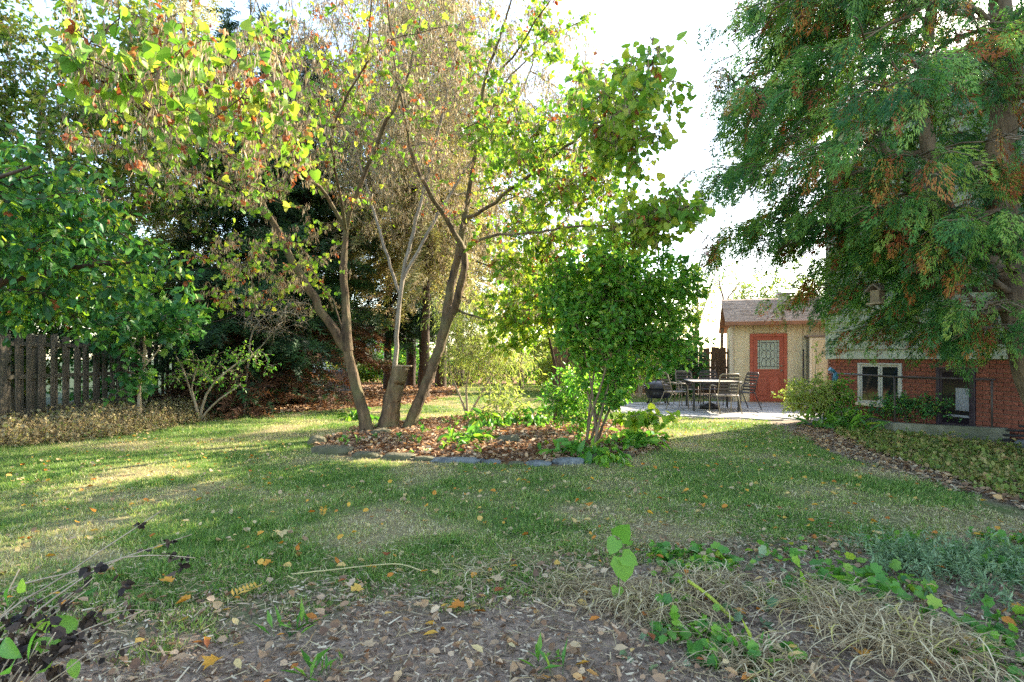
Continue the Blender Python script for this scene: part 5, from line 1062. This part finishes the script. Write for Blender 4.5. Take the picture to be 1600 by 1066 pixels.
UND = [(-9.2, 15), (-7.4, 13.2), (-6.9, 12.2), (-6.1, 13.6), (-4.4, 15.2), (-2.7, 17.2), (-2.2, 22), (-2.6, 29), (-9, 29)]
scat('leaf_litter', 'rust brown fallen leaves on the ground under the spruces', 'leaves', 14000, UND, DIAM, .12, 'litter', .02, .5, 302, dens=lambda x, y: np.clip(18 / y, 0, 1) ** 2)
STRIP = [(4.5, 4.2), (4.5, 6.9), (4.7, 8.6), (5.2, 10.6), (5.9, 11.6), (6.3, 11.3), (5.7, 9.6), (5.35, 7.6), (5.3, 5.4), (5.6, 4.0)]
CHIP2 = np.array([[-.5, 0, 0], [.5, .1, .05], [.3, 1, .1], [-.4, .8, .02]]), np.array([[0, 1, 2], [0, 2, 3]])
CHIPT = np.array([[-.5, 0, 0], [.5, 0, .05], [.42, 1, .1], [-.4, .94, .02], [.02, .5, .22]]), np.array([[0, 1, 4], [1, 2, 4], [2, 3, 4], [3, 0, 4]])
scat('wood_mulch', 'brown wood chip path between the lawn and the ground cover', 'mulch', 6500, STRIP, CHIPT, .05, 'chip', .012, .35, 303, stretch=(.3, 1, .5))
FRONT = [(-4, 1.6), (-3.6, 3.1), (-2, 3.2), (-.9, 3.4), (0, 3.6), (.9, 4.1), (2.0, 4.25), (3.0, 4.2), (4.4, 4.4), (5.2, 4.6), (5.2, 1.6)]
scat('wood_mulch', 'grey brown wood chip mulch across the near foreground', 'mulch', 30000, FRONT, CHIP2, .026, 'chip', .012, .5, 304, stretch=(.3, 1, .5))
scat('wood_mulch', 'longer splinters of bark lying over the near mulch', 'mulch', 4200, FRONT, CHIPT, .05, 'chip', .018, .35, 314, stretch=(.16, 1, .4))
scat('wood_mulch', 'bark crumbs and dry scraps thinning out into the near lawn', 'mulch', 7000, [(-4, 2.9), (-2, 4.0), (0, 4.3), (1.5, 5.2), (4.4, 5.2), (4.4, 4.0), (1, 3.7), (-.5, 3.2)], CHIPT, .03, 'straw', .02, .5, 315, stretch=(.16, 1, .4))
scat('leaf_litter', 'scattered brown leaf scraps on the near mulch', 'leaves', 1300, FRONT, CURL, .045, 'litter', .03, .7, 305)
scat('leaf_litter', 'crumbled bits of dead leaf on the near mulch', 'leaves', 5200, FRONT, OVAL, .028, 'litter', .02, .8, 316, sizev=.6, colour=lambda r, m: r.random(m) * .75)
scat('dead_straw', 'fine dry stalks and fibres lying all over the near mulch', 'straw', 9000, [(-4, 1.6), (-3.6, 3.3), (0, 3.9), (.9, 4.5), (4.4, 4.8), (5.2, 1.6)], CHIP2, .075, 'straw', .02, .3, 317, stretch=(.045, 1, .3), colour=lambda r, m: r.random(m) * .8)
scat('leaf_litter', 'brown leaf scraps along the chip path by the house', 'leaves', 1600, STRIP, CURL, .06, 'litter', .025, .5, 306)
LW = [(-6.5, 3.2), (.4, 3.4), (4.3, 4.3), (4.5, 6.9), (4.9, 9), (5, 12), (2.7, 12), (2.5, 7.4), (.5, 6.9), (-2.4, 7.3), (-3.6, 9), (-6.5, 10)]
scat('fallen_leaves', 'small tan and yellow leaves scattered over the near lawn', 'leaves', 1500, LW, CURL, .042, 'yellow_litter', .035, .5, 307, sizev=.6, colour=lambda r, m: r.random(m) ** .6)
scat('fallen_leaves', 'small yellow leaves scattered on the near mulch', 'leaves', 520, FRONT, OVAL, .055, 'yellow_litter', .04, .35, 308)
# larger single fallen leaves one can point to
def leaflet_leaf(n=7):
    Vs, Fs, o = [], [], 0
    for k in range(n):
        y = .12 + .78 * k / (n - 1)
        for s in (-1, 1):
            t = np.array([[0, 0, 0], [.05, .12, .02], [0, .30 - .12 * abs(y - .5), .03], [-.05, .12, .02]]); a = s * 1.05
            ca_, sa_ = math.cos(a), math.sin(a); q = t.copy(); q[:, 0] = t[:, 0] * ca_ + t[:, 1] * sa_; q[:, 1] = -t[:, 0] * sa_ + t[:, 1] * ca_ + y; Vs.append(q); Fs += [(o, o + 1, o + 2), (o, o + 2, o + 3)]; o += 4
    return np.concatenate(Vs), np.array(Fs)
LEAFLET = leaflet_leaf()
big = [(382, 938, 'comp', .19, .45, 'long yellow compound leaf on the grass at the left foreground'), (330, 1052, 'lob', .10, .35, 'orange yellow lobed leaf on the mulch at the bottom edge'), (505, 808, 'comp', .14, .35, 'orange compound leaf lying on the lawn below the edging stones'), (440, 845, 'lob', .12, .6, 'bright yellow lobed leaf on the lawn left of the centre'),
       (572, 1032, 'lob', .075, .85, 'pale cream lobed leaf on the mulch near the bottom edge'), (604, 876, 'lob', .06, .0, 'dark red leaf on the shaded lawn'), (776, 916, 'lob', .085, .8, 'large tan leaf where the lawn meets the mulch'), (712, 965, 'lob', .09, .2, 'orange leaf on the mulch below the tan leaf'), (420, 892, 'lob', .07, .3, 'small orange leaf on the grass above the long yellow one'),
       (258, 920, 'lob', .09, .3, 'orange leaf behind the withered plant stems'), (285, 952, 'lob', .08, .3, 'orange leaf on the grass beside the withered plant'), (680, 905, 'lob', .065, .6, 'yellow leaf curled on the grass by the bare soil'), (560, 936, 'lob', .08, .45, 'amber leaf at the ragged edge of the lawn'), (920, 797, 'lob', .08, .25, 'orange leaf on the lawn above the heart leaved seedling'), (1098, 798, 'lob', .06, .25, 'orange brown leaf on the lawn right of the seedling'), (1150, 816, 'lob', .055, .55, 'small yellow leaf on the dry patch of lawn'),
       (1340, 752, 'lob', .08, .55, 'yellow leaf on the lawn near the chip path'), (1280, 690, 'lob', .06, .5, 'tiny yellow leaf near the patio end of the path'), (1470, 868, 'lob', .075, .5, 'yellow orange leaf on the lawn behind the grey green plants'), (1345, 1040, 'lob', .09, .3, 'orange leaf on the straw at the bottom right'), (1290, 975, 'comp', .11, .1, 'rust leaf caught in the dead straw'), (1590, 965, 'lob', .09, .3, 'orange leaf at the right edge by the grey green plants'), (1530, 845, 'lob', .07, .4, 'orange leaf on the lawn at the right')]
for i, (px, py, kd, sz, c, lb_) in enumerate(big):
    dd = 1200.0 / (py - 560); x, y = (px - 800) / FPX * dd, dd; T, F = LEAFLET if kd == 'comp' else LOBED; r = np.random.default_rng(400 + i); T = T.copy() * sz
    T[:, 1] -= sz * .5; T[:, 2] += r.normal(size=len(T)) * .004 + np.abs(T[:, 0]) * .25
    o = build('fallen_leaf', T, F, M['yellow_litter'], rnd=np.full(len(T), c)); o.location = (x, y, float(H(np.array([x]), np.array([y]))[0]) + .05); o.rotation_euler = (r.normal() * .15, r.normal() * .15, r.random() * TAU); tag(o, lb_, 'leaf', 'larger fallen leaves')

# ------------------------------------------------------------------ border and ground plants
def plant_mass(name, label, cat, n, region, h, leafn, shape, size, mat, seed, stemw=.004, kind='stuff', droop=.2, upr=.6, dens=None, stemmat=None):
    r = np.random.default_rng(seed); P = np.array(region); x = r.uniform(P[:, 0].min(), P[:, 0].max(), n * 6); y = r.uniform(P[:, 1].min(), P[:, 1].max(), n * 6); k = polydist(x, y, region) + (fbm(x * 2, y * 2, seed, 3) - .5) * .4 > 0
    if dens is not None: k &= r.random(len(x)) < dens(x, y)
    x, y = x[k][:n], y[k][:n]; m = len(x); o = np.stack([x, y, H(x, y) - .01], 1); d = norm(r.normal(size=(m, 3)) * np.array([upr, upr, .1]) + np.array([0, 0, 1])); hh = h * (.4 + .9 * r.random(m)) * (.6 + .8 * fbm(x * 1.5, y * 1.5, seed + 9, 2))
    tv, tf = twig_cones(o, d, hh, stemw); j = np.repeat(np.arange(m), leafn); u = r.random(len(j)) * .8 + .2; ld = norm(d[j] * .3 + r.normal(size=(len(j), 3)) + np.array([0, 0, -droop]))
    V, F = scatter(shape[0], shape[1], o[j] + d[j] * (hh[j] * u)[:, None], frames(ld, r, (0, 0, 1), .8), size * (.5 + r.random(len(j)))); c = np.clip(r.random(m)[j] * .6 + r.random(len(j)) * .4, 0, 1)
    v, f, q = join([(V, F, np.repeat(c, len(shape[0]))), (tv, tf, np.full(len(tv), .6))]); o_ = build(name, v, f, M[mat], rnd=q); tag(o_, label, cat, kind=kind); return o_
plant_mass('dry_border', 'dense dry tan stems and shrivelled leaves in the border along the fence', 'dry plants', 3600, DRYB, .40, 7, DIAM, .055, 'dry', 501, .006)
plant_mass('dry_border', 'low dry leafy edge of the border beside the sunlit lawn', 'dry plants', 1500, [(-8.6, 8.0), (-7.6, 8.4), (-6.6, 10.1), (-6.6, 12.4), (-7.2, 12.6), (-7.6, 10)], .28, 6, OVAL, .05, 'dry', 502, .003)
plant_mass('ground_cover', 'low green and brown ground cover between the chip path and the house', 'ground cover', 4400, COVER, .14, 5, DIAM, .05, 'ground_cover', 503, .003)
plant_mass('bed_greenery', 'patchy low green seedlings among the fallen leaves of the bed', 'plants', 150, [(x * .93, (y - 10) * .9 + 10) for x, y in BED], .16, 6, OVAL, .075, 'herb', 504, .003, dens=lambda x, y: (fbm(x * 1.6, y * 1.6, 55, 2) > .55) * 1.0)
def clump(name, label, cat, x, y, n, h, shape, size, mat, seed, leafn=1, spread=.5, rad=.1, stemw=.003, droop=.1, grp=None, tilt=.9, tip=False):
    r = np.random.default_rng(seed); z = float(H(np.array([x]), np.array([y]))[0]); o = np.stack([r.normal(size=n) * rad, r.normal(size=n) * rad, np.zeros(n) - .01], 1)
    out = norm(np.stack([o[:, 0], o[:, 1], np.zeros(n)], 1) + r.normal(size=(n, 3)) * .5); d = norm(out * spread * np.array([1, 1, 0]) + np.array([0, 0, 1.0])); hh = h * (.45 + .75 * r.random(n)); tv, tf = twig_cones(o, d, hh, stemw)
    j = np.repeat(np.arange(n), leafn); u = np.ones(len(j)) * .96 if tip else r.random(len(j)) * .75 + .25; ld = norm(d[j] * np.array([1, 1, .1]) + r.normal(size=(len(j), 3)) * .6 + np.array([0, 0, -droop]))
    V, F = scatter(shape[0], shape[1], o[j] + d[j] * (hh[j] * u)[:, None], frames(ld, r, (0, 0, 1), tilt * .5), size * (.6 + .8 * r.random(len(j)))); c = r.random(n)[j] * .5 + r.random(len(j)) * .5
    root = empty(name, (x, y, z), 0, label, cat, grp); tag(build('stem_foliage', tv, tf, M[mat], root, rnd=np.full(len(tv), .5)), kind='stuff'); build('foliage', V, F, M[mat], root, rnd=np.repeat(c, len(shape[0]))); return root
def G(px, py): dd = 1200.0 / (py - 560); return (px - 800) / FPX * dd, dd
BROAD = fold([(0, 0), (.18, .25), (.2, .6), (0, 1), (-.2, .6), (-.18, .25)], .3, .5), OVAL[1]
for i, (px, py, h, lb_) in enumerate(((770, 676, .3, 'green leafy clump behind the redbud trunk foot'), (835, 672, .32, 'green leafy clump among the leaves in mid bed'), (905, 712, .2, 'bright green clump left of the round shrub stems'), (985, 700, .26, 'dark strap leaved clump right of the round shrub stems'), (945, 722, .18, 'dark low clump over the right edging stones'), (560, 655, .22, 'small green clump behind the left redbud stem'), (1010, 690, .2, 'low green clump at the right tip of the bed'), (735, 700, .13, 'small lime seedling behind the long blue slab'), (860, 650, .4, 'tall green clump at the back of the bed'))):
    x, y = G(px, py); clump('leafy_clump', lb_, 'plant', x, y, 34, h, BROAD, .17, ('herb', 'shrub_leaf')[i in (3, 4)], 520 + i, 3, .7, .16, .003, .3, 'leafy clumps in the island bed')
# planting at the patio corner and by the house
b = np.array([6.15, 11.8, .02]); broadleaf('patio_shrub', 'loose pale green shrub at the patio corner before the shed', b, [lim(b, .02, (6.15, 11.8, .3, .016), (6.0, 11.7, .8, .008)), [(6.15, 11.8, .08, .014), (6.6, 11.7, .7, .006)], [(6.15, 11.8, .08, .014), (5.75, 11.7, .6, .006)], [(6.15, 11.8, .3, .012), (6.35, 11.9, 1.0, .008), (6.4, 11.95, 1.5, .004)]], [(6.1, 11.7, .55, .65, .5, .4), (6.38, 11.95, 1.25, .12, .12, .3)], 110, 620, .16, 4, OVAL, .07, 'pale_leaf', 'bark_pale', 541, cat='shrub', rtip=.0025)
b = np.array([6.85, 11.6, .02]); broadleaf('climbing_plant', 'leafy green climber covering the railing end near the blue nozzle', b, [lim(b, .012, (6.9, 11.6, .4, .01), (6.8, 11.5, .9, .006)), [(6.85, 11.6, .1, .01), (6.6, 11.4, .6, .005)]], [(6.8, 11.6, .65, .2, .25, .35), (6.5, 11.2, .28, .4, .45, .2)], 60, 230, .14, 4, OVAL, .07, 'shrub_leaf', 'bark_pale', 542, cat='plant', rtip=.0025)
b = np.array([7.0, 10.1, .02]); broadleaf('planter_shrub', 'small dark leaved shrub growing behind the pipe railing', b, [lim(b, .015, (7.0, 10.1, .3, .012), (6.9, 10.2, .7, .006)), [(7.0, 10.1, .1, .012), (7.2, 9.9, .7, .006)], [(7.0, 10.1, .1, .012), (6.9, 10.7, .6, .006)]], [(7.0, 10.4, .48, .25, .8, .24), (7.3, 9.8, .5, .22, .4, .2)], 100, 520, .12, 4, DIAM, .05, 'dark_leaf', 'bark_dark', 543, cat='shrub', rtip=.002)
for i, (x, y, lb_) in enumerate(((6.35, 10.9, 'grassy green tuft at the foot of the concrete kerb'), (6.2, 10.2, 'green leafy tuft left of the kerb corner'), (6.05, 11.0, 'drooping green tuft beside the flat pale stone'))): clump('green_tuft', lb_, 'plant', x, y, 60, .28, LANCE, .3, 'herb', 550 + i, 1, .9, .16, .003, .3, 'tufts by the kerb', tip=False)

# foreground: heart leaved seedling
x, y = G(965, 945); z = 0.0; sd = empty('heart_leaf_seedling', (x, y, z), 0, 'upright seedling with pale green heart leaves at the mulch edge', 'plant')
s3 = y / FPX; T = []
MB().tube([(0, 0, 0), (.005, 0, .12), (.0, 0, .25), (.015, 0, .385)], [.004, .0035, .003, .002], 6).build('stem', M['lime_leaf'], sd)
hl = [((.004, -.01, .37), (.25, -.45, .55), (0, -1, .5), .115), ((.0, 0, .36), (-.55, -.2, -.8), (-.6, -.8, .2), .095), ((.02, -.01, .27), (.1, -.35, -1), (0, -1, -.1), .135), ((.02, 0, .27), (.75, -.3, -.3), (.2, -.8, .6), .10), ((.0, 0, .10), (-.2, -.5, -.6), (0, -.9, .5), .07)]
for i, (o, d_, n_, s_) in enumerate(hl):
    Y = norm(np.array([d_])); X = norm(np.cross(Y, np.array([n_]))); Z = np.cross(X, Y); V, F = scatter(HEART[0], HEART[1], np.array([o]), (X, Y, Z), s_); build('leaf', V, F, M['herb'], sd, rnd=np.full(len(V), .55 + .06 * i), smooth=True)
# tangles of dead straw
def ribbon(P, w):
    t = np.gradient(P, axis=0); s = np.cross(t, np.array([0, 0, 1.0])); s = s / (np.linalg.norm(s, axis=1, keepdims=True) + 1e-6); ww = (w * np.sin(np.linspace(.35, math.pi - .1, len(P))))[:, None]
    return np.stack([P - s * ww, P + s * ww], 1).reshape(-1, 3)
def tangle(name, label, x, y, n, rad, h, seed, mat='straw', cc=None):
    r = np.random.default_rng(seed); Vs, Fs, Rn, o = [], [], [], 0; z = float(H(np.array([x]), np.array([y]))[0]); k = 7
    for i in range(n):
        a = r.random() * TAU; L = rad * r.uniform(.5, 1.5); p = np.array([r.normal() * rad * .35, r.normal() * rad * .35, .01]); cur = r.normal() * 2.0; P = []; hz = h * r.uniform(.2, 1)
        for t in np.linspace(0, 1, k): P.append(p.copy() + [0, 0, hz * math.sin(t * math.pi * .95) + .01]); aa = a + cur * t; p = p + np.array([math.cos(aa), math.sin(aa), 0]) * L / k
        V = ribbon(np.array(P), r.uniform(.0012, .0038)); Vs.append(V); b_ = np.arange(k - 1) * 2; Fs.append(np.stack([b_, b_ + 1, b_ + 3, b_ + 2], 1) + o); Rn.append(np.full(len(V), (r.random() * .9 if r.random() < .92 else 1.0) if cc is None else cc)); o += len(V)
    ob = build(name, np.concatenate(Vs), np.concatenate(Fs), M[mat], rnd=np.concatenate(Rn)); ob.location = (x, y, z); return tag(ob, label, 'dead leaves', 'tangles of dead strap leaves')
for i, (px, py, n, rad, h, lb_) in enumerate(((1020, 955, 330, .30, .13, 'grey mound of tangled dead straw below the seedling'), (1110, 930, 200, .28, .11, 'dead straw tangle right of the seedling mound'), (1300, 960, 260, .36, .12, 'wide tangle of dead strap leaves before the green herbs'), (1390, 1020, 220, .34, .12, 'dead strap leaves lying at the bottom right'), (1180, 1050, 160, .26, .08, 'loose straw across the bottom edge'), (900, 930, 130, .28, .07, 'thin dry straw left of the seedling'), (1480, 1040, 140, .3, .1, 'straw beside the bare mulch in the bottom right corner'), (760, 900, 60, .3, .05, 'few dry grass stalks where the lawn thins out'))): tangle('dead_straw', lb_, *G(px, py), int(n * 1.7), rad, h * .8, 600 + i)
# low herbs in the front bed
for i, (px, py, n, h, sz, mt, shp, lb_) in enumerate(((1330, 915, 40, .16, .10, 'herb', PALM, 'green lobed herb in the middle of the right front bed'), (1110, 880, 16, .14, .10, 'herb', PALM, 'light green lobed herb beside the dry lawn patch'), (1035, 890, 18, .15, .08, 'herb', PALM, 'small green herb right behind the seedling'), (1210, 900, 12, .12, .09, 'artemisia', PALM, 'pale grey green herb leaves left of the green herb'), (1165, 950, 12, .10, .09, 'artemisia', PALM, 'pale lobed leaves lying on the mulch beside the straw'), (1390, 945, 26, .18, .09, 'herb', PALM, 'tall green herb before the grey green mounds'), (1150, 1015, 14, .12, .10, 'herb', PALM, 'green lobed leaves low at the bottom right of centre'), (1060, 1030, 8, .08, .07, 'artemisia', PALM, 'tiny pale seedling leaves on the mulch'), (1250, 870, 20, .12, .07, 'herb', PALM, 'green herb at the edge of the right lawn'))): clump('lobed_herb', lb_, 'plant', *G(px, py), int(n * 1.5), h * .75, shp, sz * .62, mt, 640 + i, 1, .8, .13, .0025, .2, 'herbs in the front bed', tip=True)
for i, (px, py, n, h, rad, lb_) in enumerate(((1430, 890, 120, .20, .15, 'feathery grey green plant, the left of the two mounds'), (1530, 915, 170, .18, .22, 'feathery grey green plant, the wide right mound'), (1600, 900, 90, .18, .16, 'feathery grey green plant cut by the right edge'))): clump('feathery_plant', lb_, 'plant', *G(px, py), n, h, LANCE, .04, 'artemisia', 660 + i, 16, .7, rad, .0025, .0, 'grey green mounds')
for i, (px, py, n, lb_) in enumerate(((1180, 1030, 26, 'green grass tuft in the mulch at the bottom'), (1500, 1045, 30, 'green strap leaves at the bottom right'), (490, 1062, 14, 'small grass tuft at the bottom left of centre'), (460, 985, 16, 'tuft of grey green grass at the mulch edge'), (850, 1045, 14, 'thin grass tuft at the bottom centre'))): clump('grass_tuft', lb_, 'plant', *G(px, py), n, .05, LANCE, .10, 'herb', 680 + i, 1, .8, .04, .002, -.6, 'grass tufts in the mulch')
plant_mass('bed_weeds', 'thin weeds and seedlings scattered through the near front bed', 'weeds', 700, [(.6, 2.2), (1.0, 3.9), (3.0, 4.2), (4.4, 4.3), (4.2, 2.4)], .10, 5, PALM, .045, 'herb', 690, .002, dens=lambda x, y: (fbm(x * 2.2, y * 2.2, 58, 2) > .5) * 1.0)
# long pale runner across the lawn edge
rn_ = [G(455, 910), G(520, 903), G(580, 896), G(625, 894), G(660, 905)]; rc_ = catmull([(a, b_, .05, 0) for a, b_ in rn_], .05)[:, :3]
rn_o = MB().tube(rc_, .004, 6).build('dry_runner', M['straw']); rn_o.data.attributes.new('rnd', 'FLOAT', 'POINT').data.foreach_set('value', np.full(len(rn_o.data.vertices), .95, np.float32)); tag(rn_o, 'long dry yellowish runner lying across the lawn edge', 'stem')
ys_ = catmull([tuple(W(1075, 905, 3.1)) + (0,), tuple(W(1110, 950, 3.0)) + (0,), tuple(W(1145, 978, 2.85)) + (0,)], .05)[:, :3]; ys_[:, 2] = np.maximum(ys_[:, 2], .05) * 0 + np.linspace(.14, .04, len(ys_))
yo = MB().tube(ys_, .009, 6).build('yellow_stalk', M['herb']); yo.data.attributes.new('rnd', 'FLOAT', 'POINT').data.foreach_set('value', np.full(len(yo.data.vertices), .97, np.float32)); tag(yo, 'thick yellow green stalk lying on the dead straw', 'stem')

# ------------------------------------------------------------------ withered plant in the bottom left corner
pb = np.array([-1.75, 1.75, 0.0]); wp = empty('withered_plant', pb, 0, 'withered plant with black seed heads and a few green leaves in the corner', 'plant'); rw = np.random.default_rng(700); ends = []
Ls = [[(0, 0, 0), (.05, .1, .45), tuple(W(100, 900, 1.95) - pb), tuple(W(250, 800, 2.05) - pb)], [(0, 0, 0), (.0, .1, .4), tuple(W(0, 928, 1.8) - pb), tuple(W(150, 885, 1.95) - pb), tuple(W(300, 835, 2.15) - pb)], [(0, 0, 0), (.1, .05, .4), tuple(W(150, 890, 2.0) - pb), tuple(W(230, 868, 2.1) - pb), tuple(W(305, 872, 2.15) - pb)], [(0, 0, 0), (.15, .1, .35), tuple(W(160, 960, 1.9) - pb), tuple(W(240, 955, 2.0) - pb)], [(0, 0, 0), (.1, 0, .3), tuple(W(100, 1000, 1.8) - pb), tuple(W(205, 985, 1.9) - pb)], [(0, 0, 0), (0, 0, .35), tuple(W(60, 940, 1.7) - pb), tuple(W(120, 905, 1.75) - pb)], [(0, 0, 0), (-.05, 0, .4), tuple(W(10, 930, 1.6) - pb), tuple(W(30, 890, 1.6) - pb)], [(0, 0, 0), (.1, -.1, .2), tuple(W(100, 1050, 1.6) - pb), tuple(W(150, 1010, 1.65) - pb)]]
for q_ in range(16):
    e_ = W(rw.uniform(0, 235), rw.uniform(900, 1060), rw.uniform(1.55, 2.0)) - pb; m_ = e_ * .55 + np.array([rw.normal() * .05, rw.normal() * .05, .1]); Ls.append([(0, 0, 0), tuple(m_), tuple(e_)])
tips = []
for i, l in enumerate(Ls):
    C = catmull([tuple(p) + (0,) for p in l], .06)[:, :3]; o = MB().tube(C, list(np.linspace(.005 if i < 3 else .0035, .0016, len(C))), 6).build('stem', M['bark_pale'], wp); tips.append(C)
Vb = []; 
for i, C in enumerate(tips):
    nn = 12 if i in (0, 1, 2) else 16; t = (.93 + .07 * rw.random(nn)) if i in (0, 1, 2) else (.6 + .4 * rw.random(nn)); pos = np.array([C[min(int(u * (len(C) - 1)), len(C) - 1)] for u in t]) + rw.normal(size=(nn, 3)) * .006
    V, F = scatter(CURL[0], CURL[1], pos, frames(norm(rw.normal(size=(nn, 3)) + [0, 0, -.5]), rw), .014 + .014 * rw.random(nn)); Vb.append((V, F, np.repeat(rw.random(nn), 7)))
cs_ = np.concatenate([C[len(C) // 3:] for C in tips[2:]]); pos = cs_[rw.integers(0, len(cs_), 42).repeat(10)] + np.repeat(rw.normal(size=(42, 3)), 10, 0) * np.array([.05, .06, .05]) + rw.normal(size=(420, 3)) * .012; V, F = scatter(CURL[0], CURL[1], pos, frames(norm(rw.normal(size=(420, 3)) + [0, 0, -.8]), rw), .018 + .024 * rw.random(420)); Vb.append((V, F, np.repeat(rw.random(420), 7)))
v, f, q = join(Vb); build('dead_leaves', v, f, M['black_leaf'], wp, rnd=q)
gp = np.array([W(15, 945, 1.55), W(60, 985, 1.6), W(5, 1000, 1.5), W(95, 975, 1.75), W(120, 985, 1.8), W(20, 1040, 1.5), W(70, 1050, 1.55), W(5, 880, 1.6), W(140, 930, 1.85), W(40, 925, 1.7), W(110, 1030, 1.65), W(50, 1010, 1.7)]) - pb
V, F = scatter(FINE[0], FINE[1], gp, frames(norm(rw.normal(size=(len(gp), 3)) + [0, -.3, -.2]), rw, (0, -.6, .8), .5), .055 + .03 * rw.random(len(gp)))
build('foliage', V, F, M['shrub_leaf'], wp, rnd=np.repeat(.2 + .6 * rw.random(len(gp)), len(FINE[0])), smooth=True)
